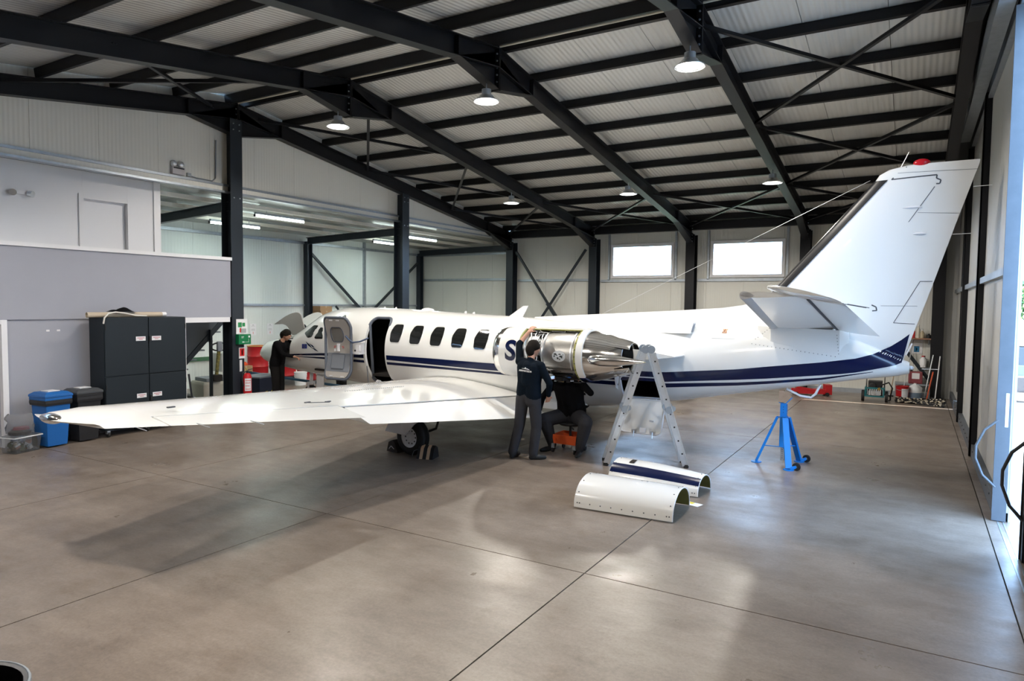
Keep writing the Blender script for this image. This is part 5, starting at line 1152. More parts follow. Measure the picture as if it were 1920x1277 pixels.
one('lid_rim', mat('frosted_rim', (.6, .63, .66), .4), lambda b: [b.b2((sx*.205-.008, -.285, .245), (sx*.205+.008, .285, .262)) for sx in (-1, 1)]+[b.b2((-.2, sy*.285-.008, .245), (.2, sy*.285+.008, .262)) for sy in (-1, 1)], t)
def junk(b):
    random.seed(5)
    for i in range(34):
        b.box((random.uniform(-.13, .13), random.uniform(-.2, .2), random.uniform(.03, .16)), (random.uniform(.03, .09), random.uniform(.03, .10), random.uniform(.02, .06)), M.Rotation(random.uniform(0, 3), 3, 'Z') @ M.Rotation(random.uniform(-.6, .6), 3, 'X'), random.randrange(4))
tag(one('small_parts', [mat('j1', (.30, .26, .20), .6), mat('j2', (.5, .5, .48), .6), mat('j3', (.12, .14, .08), .6), mat('j4', (.35, .18, .12), .6)], junk, t), kind='stuff')
t = tag(empty('plastic_bag', (-11.70, 5.0, .262)), 'clear plastic bag holding a red and black item on the storage box', 'bag'); t.scale = (.8, .8, .95)
def bagm(b):
    random.seed(9); n = 18; secs = []
    for k, (z, r) in enumerate(((0, .20), (.04, .235), (.12, .23), (.20, .21), (.27, .225), (.33, .20))):
        secs.append([V(((r*.82+random.uniform(-.02, .02))*cos(2*pi*j/n), (r+random.uniform(-.025, .025))*sin(2*pi*j/n), z+random.uniform(-.012, .02)*(k > 2))) for j in range(n)])
    b.loft(secs, 0, False)
one('bag_film', mat('bag_film', (.9, .9, .92), .12, 0, None, None, 0, .92, None, 1, .5, 1.12), bagm, t, smooth=60)
one('bag_content', [K['black'], mat('dark_red', (.16, .012, .03), .5)], lambda b: [b.lathe((0, 0, 0), (0, 0, 1), [(0.005, .0), (.005, .16), (.05, .17), (.08, .13)], 20, 0), b.lathe((0, .02, .08), (0, 0, 1), [(0, .13), (.04, .11), (.055, 0)], 20, 1)], t, smooth=50)
# barrel rim at the lower left corner of the view
t = tag(empty('waste_drum', (-3.30, 1.12, 0)), 'dark open-topped drum standing close to the viewpoint', 'drum')
one('drum_wall', K['black'], lambda b: b.lathe((0, 0, 0), (0, 0, 1), [(0, .0), (0, .25), (.70, .27), (.715, .28), (.725, .27), (.72, .255), (.03, .24), (.03, 0)], 40), t, smooth=40)
one('rim_band', K['galv'], lambda b: b.tube([(.276*cos(a), .276*sin(a), .72) for a in [2*pi*i/40 for i in range(40)]], .008, 6, closed=True), t)

# ------------------------------------------------------------------ things on the columns and walls
t = tag(empty('first_aid_box', (-12.12, 9.31, 1.43)), 'green first aid box on the dark column', 'first aid box')
one('case', mat('aid_green', (.0, .16, .055), .4), lambda b: b.b2((.0, -.15, 0), (.11, .15, .21)), t, bevel=.012)
tag(one('white_marks', K['whitetrim'], lambda b: [b.b2((.109, -.09, .155), (.112, -.03, .165)), b.b2((.109, -.09, .135), (.112, -.04, .142)), b.b2((.109, -.07, .04), (.112, -.02, .06)), b.b2((.109, -.02, .045), (.112, .09, .05)), b.b2((.109, .085, .05), (.112, .09, .12)), b.b2((.109, .08, .14), (.112, .12, .18))], t), kind='stuff')
one('fixing_plate', K['steelblue'], lambda b: b.b2((-.01, -.1, .02), (.0, .1, .19)), t)
def sheet(name, lab, loc, w_, h_, marks, axis='x', base=None):
    t = tag(empty(name, loc), lab, 'sign')
    def pl(b, y0, y1, z0, z1, e, mi=0): b.b2((0 if axis == 'x' else y0, y0 if axis == 'x' else 0, z0), (e if axis == 'x' else y1, y1 if axis == 'x' else -e, z1), mi)
    one('sheet', base or K['whitetrim'], lambda b: pl(b, -w_/2, w_/2, 0, h_, .006), t)
    for mm, rects in marks: tag(one('print', mm, lambda b: [pl(b, y0*w_, y1*w_, z0*h_, z1*h_, .0075) for (y0, y1, z0, z1) in rects], t), kind='stuff')
G_ = mat('sign_green', (.02, .22, .07), .5); RD = mat('sign_red', (.6, .02, .02), .5); GY = mat('sign_grey', (.35, .36, .38), .6); BL = mat('sign_blue', (.02, .16, .32), .5)
sheet('first_aid_poster', 'white poster with green print above the first aid box', (-12.118, 9.31, 1.645), .27, .31, [(G_, [(-.34, .0, .45, .78), (.04, .3, .5, .75)]), (GY, [(-.1, .4, .06, .36)]), (RD, [(-.2, -.05, .1, .4)])])
sheet('extinguisher_sign', 'red and white fire extinguisher sign on the column', (-12.118, 9.31, 1.13), .15, .23, [(RD, [(-.38, .38, .22, .92)]), (mat('pict_white', (.8, .8, .8), .5), [(-.1, .1, .32, .74), (-.05, .05, .74, .84), (.05, .16, .76, .8)])])
tag(one('column_tag', K['whitetrim'], lambda b: b.b2((0, -.03, 0), (.006, .03, .24)), loc=(-12.118, 9.28, .86)), 'narrow white tag on the column below the extinguisher sign', 'tag')
t = tag(empty('fire_extinguisher', (-11.99, 9.34, .36)), 'red fire extinguisher hanging on the dark column', 'fire extinguisher')
one('cylinder', mat('ext_red', (.50, .012, .018), .3), lambda b: b.lathe((0, 0, 0), (0, 0, 1), [(0, 0), (.0, .06), (.02, .085), (.40, .085), (.45, .06), (.47, .03), (.47, 0)], 24), t, smooth=40)
one('label', K['whitetrim'], lambda b: b.lathe((0, 0, 0), (0, 0, 1), [(.10, .0865), (.36, .0865)], 10, 0, R(-75), R(20), (1, 0, 0)), t, smooth=60)
tag(one('label_print', RD, lambda b: [b.lathe((0, 0, 0), (0, 0, 1), [(z, .0875), (z+.012, .0875)], 8, 0, R(-65), R(a), (1, 0, 0)) for z, a in ((.13, 5), (.20, -10), (.26, 0), (.31, 10))], t), kind='stuff')
one('valve', K['black'], lambda b: [b.cyl((0, 0, .46), (0, 0, .52), .025, n=10), b.bar((0, .0, .53), (.02, .11, .55), .02, .012), b.bar((0, .0, .50), (.02, .10, .49), .02, .012)], t)
one('hose', K['black'], lambda b: b.tube([(0, -.02, .50), (.0, -.11, .48), (.0, -.13, .36), (.02, -.11, .2)], .012, 8), t, smooth=60)
one('safety_tag', mat('tag_yellow', (.6, .5, .05), .5), lambda b: b.bar((.02, -.02, .53), (.03, -.06, .58), .02, .006), t)
one('bracket', K['steelblue'], lambda b: b.b2((-.14, -.04, .32), (-.08, .04, .36)), t)
t = tag(empty('emergency_light', (-12.42, 8.1, 4.765)), 'twin-head emergency light box on the cream wall', 'emergency light')
one('box', mat('emer_box', (.55, .52, .53), .5), lambda b: b.b2((.0, -.13, 0), (.08, .13, .14)), t, bevel=.006)
one('stripe', K['black'], lambda b: b.b2((.08, -.11, .105), (.083, .11, .13)), t)
for y in (-.08, .07): one('lamp_head', K['alu'], lambda b: [b.sph((.04, y, .20), (.05, .065, .065), 14), b.cyl((.04, y, .13), (.04, y, .16), .015, n=8)], t, smooth=60)
tag(one('conduit', K['galv'], lambda b: [b.tube([(-12.39, 8.35, 4.79), (-12.39, 8.5, 4.765), (-12.39, 8.86, 4.765), (-12.39, 8.93, 4.83), (-12.39, 8.95, 5.6)], .013, 6), b.box((-12.39, 8.34, 4.80), (.05, .07, .07))]), 'thin conduit rising beside the emergency light', 'conduit')
t = tag(empty('wall_lamp', (-12.75, 5.55, 4.08)), 'double wall lamp on the white upper wall', 'lamp')
one('bar', K['whitetrim'], lambda b: b.b2((0, -.10, -.03), (.03, .10, .03)), t)
for y in (-.12, .12): one('lamp_head', K['alu'], lambda b: b.lathe((.05, y, -.01), (.8, .5*(1 if y > 0 else -1), -.2), [(-.04, .02), (-.02, .05), (.05, .055), (.05, 0)], 16), t, smooth=40)
tag(one('wall_patches', K['whitetrim'], lambda b: [b.b2((-12.181, y, z), (-12.176, y+.05, z+.03)) for y, z in ((5.62, 1.80), (5.78, 1.80))]), 'torn white paper scraps on the grey wall above the bins', 'paper scraps')
for (y, tx) in ((13.02, 0), (13.62, 1)):
    sheet('wall_notice', 'white notice with a red mark on the annex wall', (XA+.004, y, 1.35), .21, .33, [(GY, [(-.3, .3, .78, .8), (-.12, .12, .86, .92), (-.28, .28, .52, .55), (-.3, .3, .42, .45)]), (RD, [(-.03, .03, .1, .3)])])
for o in [x for x in COL.objects if x.name.startswith('wall_notice')]: o['group'] = 'wall notices in the annex'
sheet('blue_sign', 'white sign with a blue square beside the brooms', (.07, Y1-.004, 1.14), .24, .36, [(BL, [(-.3, .22, .12, .55)]), (mat('sign_yellow', (.5, .45, .05), .6), [(-.4, .4, .82, .84)]), (mat('pict_pale', (.7, .75, .8), .5), [(-.1, .02, .25, .42)])], 'y')

# ------------------------------------------------------------------ annex: stairs, truck, drums and clutter
t = tag(empty('staircase', (-13.7, 9.2, 0)), 'dark steel staircase seen under the office block', 'staircase')
for x in (-.35, .35): one('stringer', K['steelblue'], lambda b: b.bar((x, -.55, .82), (x, .70, 2.02), .04, .10), t)
for i in range(6): one('tread', mat('tread_steel', (.16, .18, .20), .5, .5), lambda b: b.b2((-.33, -.50+.2*i, .84+.195*i), (.33, -.28+.2*i, .87+.195*i)), t)
one('side_panel', mat('stair_mesh', (.05, .06, .07), .6), lambda b: b.prism([(.33, -.9, 1.98), (.33, .62, 1.98), (.33, -.5, .92), (.33, -.9, .92)], (.012, 0, 0)), t)
one('post', K['steelblue'], lambda b: b.b2((.36, .20, 0), (.42, .25, 1.70)), t)
t = tag(empty('pallet_truck', (-13.85, 9.80, 0), R(80)), 'cream electric pallet truck with a looped handle', 'pallet truck')
one('body', mat('truck_cream', (.40, .38, .32), .5), lambda b: b.loft([[V((x*k, y*k+.05, z)) for x, y in ((-.3, -.32), (.3, -.32), (.3, .35), (-.3, .35))] for z, k in ((.12, 1), (.44, 1), (.50, .9))]), t, bevel=.02)
one('cover', K['linerdark'], lambda b: b.b2((-.22, -.25, .50), (.22, .32, .58)), t, bevel=.015)
one('fork', K['steel'], lambda b: [b.b2((x-.08, .38, .06), (x+.08, 1.25, .12)) for x in (-.18, .18)]+[b.b2((-.28, .34, .05), (.28, .42, .3))], t)
for x in (-.24, .24): one('wheel', K['rubber'], lambda b: b.cyl((x-.05, -.12, .14), (x+.05, -.12, .14), .14, n=20), t, smooth=40)
one('tiller', mat('tiller_hazard', (.28, .24, .06), .6, 0, None, (30, .9, (.02, .02, .02))), lambda b: b.bar((.0, -.26, .58), (.0, -.40, 1.22), .06, .05, (0, 1, 0)), t)
one('tiller_base', K['cabin'], lambda b: b.b2((-.10, -.36, .52), (.10, -.16, .66)), t, bevel=.01)
one('control_head', K['linerdark'], lambda b: b.box((0, -.43, 1.31), (.11, .09, .22)), t, bevel=.02)
one('handle_loop', K['black'], lambda b: b.tube([(.19*cos(a), -.43, 1.30+.09*sin(a)) for a in [2*pi*i/24 for i in range(24)]], .017, 8, closed=True), t, smooth=60)
def drum(loc, lab, m_=K['red'], grp='red oil drums'):
    t = tag(empty('oil_drum', loc), lab, 'drum', grp)
    one('drum_body', m_, lambda b: b.lathe((0, 0, 0), (0, 0, 1), [(0, 0), (0, .27), (.02, .285), (.04, .275), (.28, .275), (.30, .288), (.32, .275), (.57, .275), (.59, .288), (.61, .275), (.84, .275), (.86, .285), (.87, .28), (.865, .26), (.85, .26), (.85, 0)], 32), t, smooth=40)
    one('rim', mat('drum_rim', (.55, .40, .10), .5), lambda b: b.tube([(.28*cos(a), .28*sin(a), .87) for a in [2*pi*i/32 for i in range(32)]], .010, 6, closed=True), t)
    one('bung', K['galv'], lambda b: b.cyl((.15, 0, .85), (.15, 0, .87), .03, n=10), t)
drum((-15.75, 12.62, .22), 'red oil drum with yellow rim standing on a low rack')
drum((-15.4, 13.3, .22), 'red oil drum beside the nose of the jet')
drum((-15.6, 14.25, .0), 'red oil drum behind the nose gear')
t = tag(empty('drum_rack', (-15.6, 12.95, 0)), 'low dark rack under the red drums', 'rack')
one('deck', K['steelblue'], lambda b: b.b2((-.5, -.75, .17), (.6, .75, .22)), t)
for x in (-.45, .55):
    for y in (-.7, .7): one('leg', K['steelblue'], lambda b: b.b2((x-.03, y-.03, 0), (x+.03, y+.03, .17)), t)
t = tag(empty('white_bucket', (-14.75, 13.25, 0)), 'white plastic bucket near the nose wheel', 'bucket')
one('bucket_body', K['whitetrim'], lambda b: b.lathe((0, 0, 0), (0, 0, 1), [(0, 0), (0, .15), (.34, .17), (.34, .18), (.37, .18), (.37, 0)], 24), t, smooth=40)
one('rib', K['whitetrim'], lambda b: [b.lathe((0, 0, 0), (0, 0, 1), [(z, .165), (z, .178), (z+.012, .178), (z+.012, .165)], 24) for z in (.24, .28)], t); t.children[-1]['kind'] = 'stuff'
one('handle', K['galv'], lambda b: b.tube([(0, .182*cos(a), .33-.16*sin(a)) for a in [pi*i/12 for i in range(13)]], .004, 5), t)
t = tag(empty('tow_bar', (-13.9, 11.3, 0)), 'long blue tow bar lying below the nose', 'tow bar')
one('bar', mat('tow_blue', (.03, .08, .13), .5), lambda b: b.bar((-.9, .2, .50), (1.5, 1.7, .10), .06, .06), t)
one('head', K['steelblue'], lambda b: b.box((1.5, 1.7, .08), (.2, .2, .16)), t)
one('stand', K['red'], lambda b: [b.bar((-.75, .3, 0), (-.75, .3, .85), .03, .03), b.bar((-.75, .3, .42), (-.6, .38, .44), .03, .03)], t)
t = tag(empty('tool_cart', (-13.55, 10.95, 0), R(10)), 'navy tool cart with hazard stripes behind the extinguisher column', 'cart')
one('cart_body', mat('cart_navy', (.010, .014, .035), .5), lambda b: b.b2((-.3, -.4, .08), (.3, .4, .52)), t, bevel=.01)
one('top_tray', K['linerdark'], lambda b: b.b2((-.32, -.42, .52), (.32, .42, .55)), t)
for y in (-.2, .0, .2): one('hazard_stripe', mat('hazard_yellow', (.42, .36, .03), .6), lambda b: b.prism([(.301, y-.05, .10), (.301, y+.02, .10), (.301, y+.08, .20), (.301, y+.01, .20)], (.003, 0, 0)), t)
for x in (-.22, .22):
    for y in (-.3, .3): one('wheel', K['rubber'], lambda b: b.cyl((x-.015, y, .04), (x+.015, y, .04), .04, n=12), t)
def carton(name, loc, d, lab, m_=None, rz=0):
    t = tag(empty(name, loc, rz), lab, 'box')
    one('box_body', m_ or mat('cardboard', (.36, .22, .12), .8, 0, None, (6, .4, (.30, .18, .09))), lambda b: b.b2((-d[0]/2, -d[1]/2, 0), (d[0]/2, d[1]/2, d[2])), t)
    one('tape', mat('tape', (.45, .33, .2), .4), lambda b: b.b2((-d[0]/2-.001, -.025, d[2]*.7), (d[0]/2+.001, .025, d[2]+.001)), t)
carton('cardboard_box', (-15.3, 11.75, .0), (.35, .4, .62), 'tall cardboard box behind the extinguisher column')
tag(one('power_tool', K['orange'], lambda b: [b.box((0, 0, .05), (.10, .22, .10)), b.box((.0, .12, .03), (.06, .1, .06))], loc=(-15.3, 11.75, .621), bevel=.01), 'orange power tool on the tall cardboard box', 'tool')
t = tag(empty('test_set', (-15.1, 11.1, .0)), 'beige equipment cabinet with dark screen behind the column', 'equipment')
one('case', mat('equip_beige', (.42, .42, .40), .5), lambda b: b.b2((-.2, -.25, .55), (.2, .22, 1.02)), t, bevel=.02)
one('screen', K['black'], lambda b: b.b2((.2, -.18, .68), (.206, .12, .94)), t)
one('stand', K['steelblue'], lambda b: [b.b2((-.15, -.2, 0), (.15, .18, .04)), b.b2((-.04, -.04, .04), (.04, .04, .55))], t)
t = tag(empty('parts_shelf', (-16.15, 15.55, 0)), 'grey shelf rack in the annex behind the cockpit', 'shelf')
one('shelf_board', K['steelblue'], lambda b: [b.b2((-.25, -.5, z), (.25, .4, z+.03)) for z in (.4, 1.1, 1.72)], t); t.children[-1]['kind'] = 'stuff'
for x in (-.23, .23):
    for y in (-.48, .38): one('upright', K['steelblue'], lambda b: b.b2((x-.02, y-.02, 0), (x+.02, y+.02, 1.78)), t)
carton('cardboard_box', (-16.1, 15.38, 1.92), (.35, .5, .13), 'flat cardboard box lying below another on the shelf'); carton('cardboard_box', (-16.1, 15.36, 2.052), (.34, .5, .15), 'cardboard box topmost on the annex shelf')
carton('parts_case', (-16.1, 15.4, 1.752), (.38, .55, .165), 'black and yellow parts case under the cardboard boxes', mat('case_yellow', (.35, .30, .02), .5, 0, None, (14, 1, (.02, .02, .02))))
tag(one('plastic_wrap', mat('wrap', (.45, .48, .52), .3), lambda b: b.sph((0, 0, .13), (.16, .2, .13), 12), loc=(-16.1, 15.9, 1.752)), 'bundle of grey plastic wrap on the shelf', 'bundle')
tag(one('curved_pipe', K['steelblue'], lambda b: b.tube([(-15.9, 15.75, 2.2), (-15.9, 15.9, 2.05), (-15.9, 16.15, 1.9), (-15.9, 16.4, 1.75), (-15.9, 16.6, 0)], .035, 8), smooth=60), 'dark curved pipe rising beside the shelf', 'pipe')
tag(one('trolley_frame', K['bluepaint'], lambda b: [b.bar((-.4, -.3, .12), (.5, -.3, .12), .05, .05), b.bar((-.4, .3, .12), (.5, .3, .12), .05, .05), b.bar((-.4, -.3, .12), (.5, .3, .12), .05, .05), b.bar((.5, -.3, .12), (.5, .3, .12), .05, .05)]+[b.cyl((x, y-.02, .06), (x, y+.02, .06), .06, n=12) for x in (-.35, .45) for y in (-.3, .3)], loc=(-11.9, 13.9, 0)), 'blue trolley frame on the floor behind the cabin door', 'trolley')
t = tag(empty('red_basin', (-12.5, 8.35, 0)), 'red round basin at the opening beside the cabinet', 'basin')
one('bowl', K['red'], lambda b: b.lathe((0, 0, 0), (0, 0, 1), [(0, 0), (0, .15), (.24, .19), (.25, .2), (.25, .18), (.03, .14), (.03, 0)], 24), t, smooth=40)
one('handle', K['black'], lambda b: b.tube([(0, .19*cos(a), .24+.10*sin(a)) for a in [pi*i/10 for i in range(11)]], .006, 5), t)
tag(one('green_rail', mat('rail_green', (.05, .14, .07), .6), lambda b: b.b2((XA+.005, 8.5, .72), (XA+.06, 12.0, .82))), 'green protective rail along the annex wall', 'rail')
t = tag(empty('hand_tool', (-12.10, 8.2, 0)), 'black long-handled tool leaning on the white opening trim', 'tool')
one('shaft', K['black'], lambda b: b.bar((0, 0, 0), (-.03, -.10, .9), .03, .03), t)
one('grip', K['linerdark'], lambda b: b.bar((0, -.03, .44), (.0, .14, .30), .05, .04), t)

# ------------------------------------------------------------------ back corner: washer, buckets, brooms
t = tag(empty('pressure_washer', (-.80, 19.12, 0)), 'teal and black pressure washer on two wheels', 'pressure washer')
TL = mat('teal_frame', (.01, .12, .14), .5)
one('frame', TL, lambda b: [b.tube([(x, -.2, .14), (x, -.22, .36), (x, .2, .36), (x, .2, .14)], .018, 8) for x in (-.2, .2)]+[b.b2((-.2, -.22, .13), (.2, .2, .16)), b.b2((-.2, -.235, .33), (.2, -.20, .37))], t)
one('engine_block', K['black'], lambda b: [b.b2((-.15, -.12, .16), (.16, .16, .52)), b.cyl((-.05, -.13, .4), (-.05, -.2, .4), .08, n=14)], t, bevel=.01)
one('pump', K['alu'], lambda b: [b.b2((-.13, -.2, .17), (.12, -.12, .28))]+[b.b2((-.11+.045*i, -.235, .19), (-.085+.045*i, -.2, .33)) for i in range(6)], t); t.children[-1]['kind'] = 'stuff'
one('gauge', mat('brass', (.5, .35, .1), .35, .9), lambda b: b.cyl((.1, -.2, .34), (.1, -.24, .34), .035, n=12), t)
for x in (-.26, .26): one('wheel', K['rubber'], lambda b: b.cyl((x-.03, -.05, .14), (x+.03, -.05, .14), .14, n=24), t, smooth=40)
one('hose', K['black'], lambda b: b.tube([(.12, -.15, .42), (.3, -.1, .5), (.38, .0, .35), (.34, .05, .15), (.34, .1, .05), (.30, .2, .02)], .018, 8), t, smooth=60)
one('handle', K['black'], lambda b: b.tube([(-.2, .2, .36), (-.2, .32, .62), (.2, .32, .62), (.2, .2, .36)], .014, 8), t, smooth=60)
def pail(name, loc, m_, lab, m2=None, h_=.36, r=.15):
    t = tag(empty(name, loc), lab, 'bucket')
    one('bucket_body', m_, lambda b: b.lathe((0, 0, 0), (0, 0, 1), [(0, 0), (0, r*.88), (h_-.02, r), (h_, r+.012), (h_, r-.008), (.02, r*.8), (.02, 0)], 24), t, smooth=40)
    one('handle', K['galv'], lambda b: b.tube([((r+.01)*cos(a), -.02-(r*.9)*sin(a), h_-.05-.05*sin(a)) for a in [pi*i/12 for i in range(13)]], .004, 5), t)
    return t
pb = pail('red_bucket', (-.22, 19.8, 0), K['red'], 'red bucket holding a broom handle')
one('label', K['whitetrim'], lambda b: b.lathe((0, 0, 0), (0, 0, 1), [(.05, .139), (.30, .150)], 8, 0, R(-20), R(50), (.3, -1, 0)), pb, smooth=60)
t = tag(empty('water_jug', (.06, 20.0, 0)), 'clear jug half filled with blue liquid', 'jug')
one('jug_body', mat('jug_plastic', (.62, .64, .66), .3), lambda b: b.lathe((0, 0, 0), (0, 0, 1), [(.20, .16), (.32, .16), (.37, .10), (.40, .05), (.40, 0)], 20), t, smooth=50)
one('liquid', mat('jug_liquid', (.16, .23, .31), .3), lambda b: b.lathe((0, 0, 0), (0, 0, 1), [(0, 0), (0, .15), (.02, .16), (.20, .16)], 20), t, smooth=50)
one('cap', K['whitetrim'], lambda b: b.cyl((0, 0, .40), (0, 0, .43), .035, n=12), t)
t = tag(empty('red_canister', (.06, 20.45, .38)), 'canister of red fluid with a white label', 'canister')
one('body', mat('red_fluid', (.22, .05, .06), .3), lambda b: b.b2((-.16, -.11, 0), (.16, .11, .32)), t, bevel=.03)
one('label', K['whitetrim'], lambda b: b.b2((-.08, -.114, .13), (.09, -.111, .28)), t)
one('cap', K['black'], lambda b: b.cyl((-.10, 0, .32), (-.10, 0, .36), .03, n=10), t)
t = tag(empty('utility_ledge', (.05, 20.55, 0)), 'low grey bench under the canister', 'bench')
one('top', K['galv'], lambda b: b.b2((-.45, -.2, .34), (.35, .18, .38)), t)
for x in (-.42, .32): one('leg', K['galv'], lambda b: b.b2((x-.02, -.18, 0), (x+.02, .16, .34)), t)
t = tag(empty('white_jug', (.22, 20.62, .80)), 'white jug with red cap hanging in the corner', 'jug')
one('body', K['whitetrim'], lambda b: b.lathe((0, 0, 0), (0, 0, 1), [(0, 0), (0, .08), (.2, .09), (.25, .04), (.27, .04), (.27, 0)], 16), t, smooth=50)
one('cap', K['red'], lambda b: b.cyl((0, 0, .27), (0, 0, .30), .045, n=12), t)
t = tag(empty('corner_shelf', (.12, 20.6, 1.53)), 'narrow shelf holding bottles in the corner', 'shelf')
one('board', mat('shelf_wood', (.28, .14, .09), .6), lambda b: b.b2((-.35, -.16, 0), (.28, .17, .03)), t)
one('bracket', K['galv'], lambda b: [b.bar((x, .16, -.14), (x, -.1, 0), .02, .012) for x in (-.25, .2)], t); t.children[-1]['kind'] = 'stuff'
one('lower_board', K['galv'], lambda b: b.b2((.0, .0, -.75), (.28, .17, -.735)), t)
for (x, m_, h_, r, lab) in ((-.14, K['red'], .26, .035, 'red spray bottle on the corner shelf'), (-.04, mat('bottle_cream', (.55, .52, .44), .4), .34, .045, 'tall cream bottle on the corner shelf'), (.05, mat('bottle_tan', (.40, .33, .22), .4), .22, .05, 'short tan bottle on the corner shelf'), (.2, K['black'], .12, .06, 'black item at the end of the corner shelf')):
    t = tag(empty('bottle', (.12+x, 20.58, 1.56)), lab, 'bottle')
    one('bottle_body', m_, lambda b: b.lathe((0, 0, 0), (0, 0, 1), [(0, 0), (0, r), (h_*.65, r), (h_*.8, r*.4), (h_*.9, r*.4), (h_*.9, 0)], 14), t, smooth=50)
    one('cap', K['whitetrim'] if m_ is not K['black'] else K['black'], lambda b: b.cyl((0, 0, h_*.9), (0, 0, h_), r*.45, n=10), t)
def stick(p, q, m_, lab, r=.013, head=None):
    t = tag(empty('broom', p), lab, 'broom'); d = V(q)-V(p)
    one('handle', m_, lambda b: b.cyl((0, 0, .02), d, r, n=8), t, smooth=60)
    one('head', head or K['black'], lambda b: b.box((0, 0, .02), (.16, .05, .04)), t)
W_ = mat('handle_wood', (.36, .26, .17), .6)
stick((-.22, 19.8, .06), (-.02, 20.70, 1.50), K['alu'], 'pale pole standing in the red bucket', .012, K['black'])
stick((-.50, 20.40, 0), (-.36, 20.72, 1.12), W_, 'wooden handle leaning behind the red bucket')
stick((.26, 20.18, 0), (.43, 20.3, 1.15), K['alu'], 'grey pole leaning on the corner column')
stick((.32, 20.05, 0), (.44, 20.25, .72), K['orange'], 'orange handled broom leaning in the corner', .016)
stick((.50, 20.08, 0), (.58, 20.36, 1.12), K['whitetrim'], 'white pole closest to the corner column')
def ropemat(b):
    random.seed(2)
    for i in range(420):
        u = random.random(); a = random.uniform(-1, 1); x = -.35+1.03*u; y = 19.35-.45*u+.16*a*(1.1-.2*u)+.10*sin(u*3); z = .02+.10*(1-a*a)*random.random()*(1+.6*(u > .72))
        b.box((x, y, z+.01), (.045, .025, .02), M.Rotation(random.uniform(0, 3), 3, 'Z') @ M.Rotation(random.uniform(-.6, .6), 3, 'X'), random.random() < .45)
    b.loft([[V((x, y0-k, .004)), V((x, y0-k*.6, .08)), V((x, y0+k*.6, .08)), V((x, y0+k, .004))] for x, y0, k in ((-.36, 19.40, .08), (0, 19.32, .15), (.35, 19.12, .15), (.66, 18.94, .13))], 0)
tag(one('shaggy_mat', [K['black'], mat('mat_cream', (.55, .48, .37), .8)], ropemat), 'rolled black and cream shaggy mat on the floor in the corner', 'mat', kind='stuff')
t = tag(empty('red_floor_jack', (-2.28, 19.45, 0), R(20)), 'red trolley jack by the back wall behind the tail jack', 'jack')
one('chassis', K['red'], lambda b: [b.b2((-.5, -.12, .05), (.3, -.07, .17)), b.b2((-.5, .07, .05), (.3, .12, .17)), b.b2((.3, -.14, .04), (.46, .14, .30))], t)
one('arm', K['red'], lambda b: b.bar((.2, 0, .12), (-.4, 0, .2), .1, .06), t)
for x in (-.42, .34):
    for y in (-.15, .15): one('wheel', K['black'], lambda b: b.cyl((x, y-.02, .05), (x, y+.02, .05), .05, n=14), t, smooth=40)

# ------------------------------------------------------------------ outdoors, seen through the door gap, plus an unseen sun blocker
struct(one('apron', mat('apron_concrete', (.42, .41, .39), .8, 0, ('noise', 20, .2), (1.5, .4, (.36, .35, .33))), lambda b: b.b2((1.25, -30, -.2), (70, 180, -.01))), 'pale concrete apron outside the open door', 'ground')
struct(one('ground_outside', mat('ground_green', (.10, .12, .05), .9, 0, None, (.2, .5, (.16, .15, .08))), lambda b: b.b2((-120, -60, -.5), (160, 260, -.21))), 'grassland around the hangar', 'ground')
t = tag(empty('parked_car', (2.75, 22.8, 0), R(80)), 'dark car parked outside the open door', 'car')
one('car_body', mat('car_paint', (.02, .022, .028), .2, 0, None, None, .8), lambda b: b.loft([[V((x, y*k, z)) for x, z in ((-2.1, .28), (2.1, .28), (2.15, .6), (1.9, .80), (1.0, .92), (-1.9, .95), (-2.15, .7))] for y, k in ((-.86, .98), (-.86, 1), (.86, 1), (.86, .98))]), t, bevel=.05)
one('cabin', K['glass_dark'], lambda b: b.loft([[V((x, y, z)) for x, y in ((xa, -w_), (xb, -w_), (xb, w_), (xa, w_))] for z, xa, xb, w_ in ((.90, -1.75, 1.1, .78), (1.38, -1.35, .35, .62))]), t, bevel=.04)
one('roof', mat('car_roof', (.02, .022, .028), .2), lambda b: b.b2((-1.32, -.6, 1.375), (.32, .6, 1.41)), t, bevel=.02)
for x in (-1.35, 1.35):
    for y in (-.80, .80):
        w__ = one('wheel', K['rubber'], lambda b: b.cyl((x, y-.1, .32), (x, y+.1, .32), .32, n=24), t, smooth=40)
        one('rim', K['alu'], lambda b: b.cyl((x, y-.105, .32), (x, y+.105, .32), .2, n=16), w__)
def crown(b, c, r, n, seed):
    random.seed(seed)
    for i in range(n):
        a = random.uniform(0, 2*pi); u = random.uniform(-1, 1); q = random.random()**.4; p = V((c[0]+r[0]*q*sqrt(1-u*u)*cos(a), c[1]+r[1]*q*sqrt(1-u*u)*sin(a), c[2]+r[2]*q*u))
        e = V((random.gauss(0, 1), random.gauss(0, 1), random.gauss(0, 1))).normalized()*.28; f2 = e.orthogonal().normalized()*.16; b.add([p-e, p+f2, p+e, p-f2], [(0, 1, 2, 3)])
for i, (x, y) in enumerate(((7.5, 72), (11.5, 76), (4.5, 84), (15.5, 74))):
    t = tag(empty('tree', (x, y, 0)), 'bushy green tree far beyond the apron', 'tree', 'trees beyond the apron')
    one('trunk', mat('bark', (.10, .07, .05), .9), lambda b: b.cyl((0, 0, -.2), (0, 0, 2.2), .16, .1, n=8), t)
    tag(one('foliage', mat('leaves', (.07, .13, .04), .8), lambda b: crown(b, (0, 0, 3.2), (2.0, 2.0, 1.8), 900, i), t), kind='stuff')
t = tag(empty('sun_blocker_building', (26, 7.5, 0)), 'unseen building added across the apron to block the sun', 'building')  # added out of view to keep direct sun out of the door gap
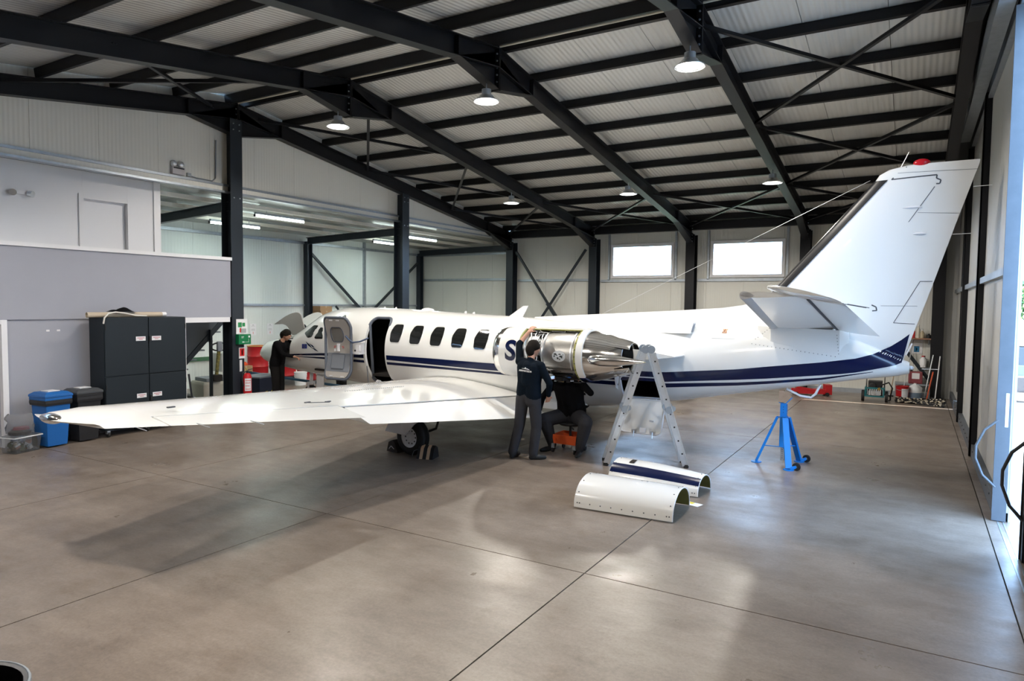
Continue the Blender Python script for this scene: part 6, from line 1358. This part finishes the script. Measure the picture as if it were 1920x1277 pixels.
one('wall', K['whitewall'], lambda b: b.b2((0, -6.5, 0), (8, 5.5, 8.9)), t)
one('roof', K['steel'], lambda b: b.b2((-.15, -6.7, 8.9), (8.2, 5.7, 9.1)), t)
one('door', K['steelblue'], lambda b: b.b2((-.02, -1, 0), (0, 1, 2.4)), t)
# ------------------------------------------------------------------ lamps
K['lampglow'] = mat('lamp_glow', (1, 1, 1), .5, 0, None, None, 0, 0, (1, .93, .82, 30))
def high_bay(x, y, z, lab, grp):
    t = tag(empty('high_bay_lamp', (x, y, z)), lab, 'lamp', grp)
    one('shade', K['alu'], lambda b: b.lathe((0, 0, 0), (0, 0, 1), [(-.06, .20), (-.05, .205), (.0, .13), (.04, .10), (.04, 0)], 24), t, smooth=40)
    one('driver', K['galv'], lambda b: [b.cyl((0, 0, .04), (0, 0, .13), .075, n=16), b.cyl((0, 0, .13), (0, 0, .22), .01, n=6)], t, smooth=40)
    one('diffuser', K['lampglow'], lambda b: b.disc((0, 0, -.05), (0, 0, -1), .15, 24), t)
    l = bpy.data.lights.new('lamp_light', 'SPOT'); l.energy = LAMP; l.color = (1, .93, .84); l.spot_size = R(165); l.spot_blend = .3; l.shadow_soft_size = .10
    lo = bpy.data.objects.new('lamp_light', l); COL.objects.link(lo); lo.parent = t; lo.location = (0, 0, -.09)
LAMP = 470
for X, nm in ((FX[1], 'frame by the tail fin'), (FX[2], 'middle frame'), (FX[3], 'frame next to the gable')):
    for Y, ab in ((9.1, 'at the ridge'), (15.25, 'over the back slope'), (2.1, 'over the front slope')):
        high_bay(X, Y, (5.56 if Y == 9.1 else ztop(Y)-DEP-.24), 'round high bay lamp %s of the %s' % (ab, nm), 'high bay lamps')
def tube_lamp(x, y, z, L_, lab):
    t = tag(empty('fluorescent_lamp', (x, y, z)), lab, 'lamp', 'annex tube lamps')
    one('housing', K['galv'], lambda b: [b.b2((-.04, -L_/2, .0), (.04, L_/2, .05)), b.cyl((0, -.4, .05), (0, -.4, .19), .008, n=6), b.cyl((0, .4, .05), (0, .4, .19), .008, n=6)], t)
    one('tube', mat('tube_glow', (1, 1, 1), .5, 0, None, None, 0, 0, (.86, 1, .93, 16)), lambda b: b.cyl((0, -L_/2, -.03), (0, L_/2, -.03), .028, n=10), t)
    one('end_cap', K['black'], lambda b: [b.cyl((0, -L_/2-.03, -.03), (0, -L_/2, -.03), .03, n=10)], t)
    l = bpy.data.lights.new('tube_light', 'AREA'); l.energy = 35; l.color = (.86, 1, .93); l.shape = 'RECTANGLE'; l.size = .08; l.size_y = L_
    lo = bpy.data.objects.new('tube_light', l); COL.objects.link(lo); lo.parent = t; lo.location = (0, 0, -.07)
for (x, y, z, lab) in ((-13.3, 11.35, 4.36, 'fluorescent tube nearest the first aid column'), (-14.9, 11.3, 4.28, 'fluorescent tube behind the first aid column'), (-13.35, 16.9, 4.36, 'fluorescent tube right of the middle column'), (-14.8, 17.0, 4.28, 'fluorescent tube behind the middle column'), (-14.1, 7.0, 4.3, 'fluorescent tube above the stairs')):
    tube_lamp(x, y, z, 1.45, lab)
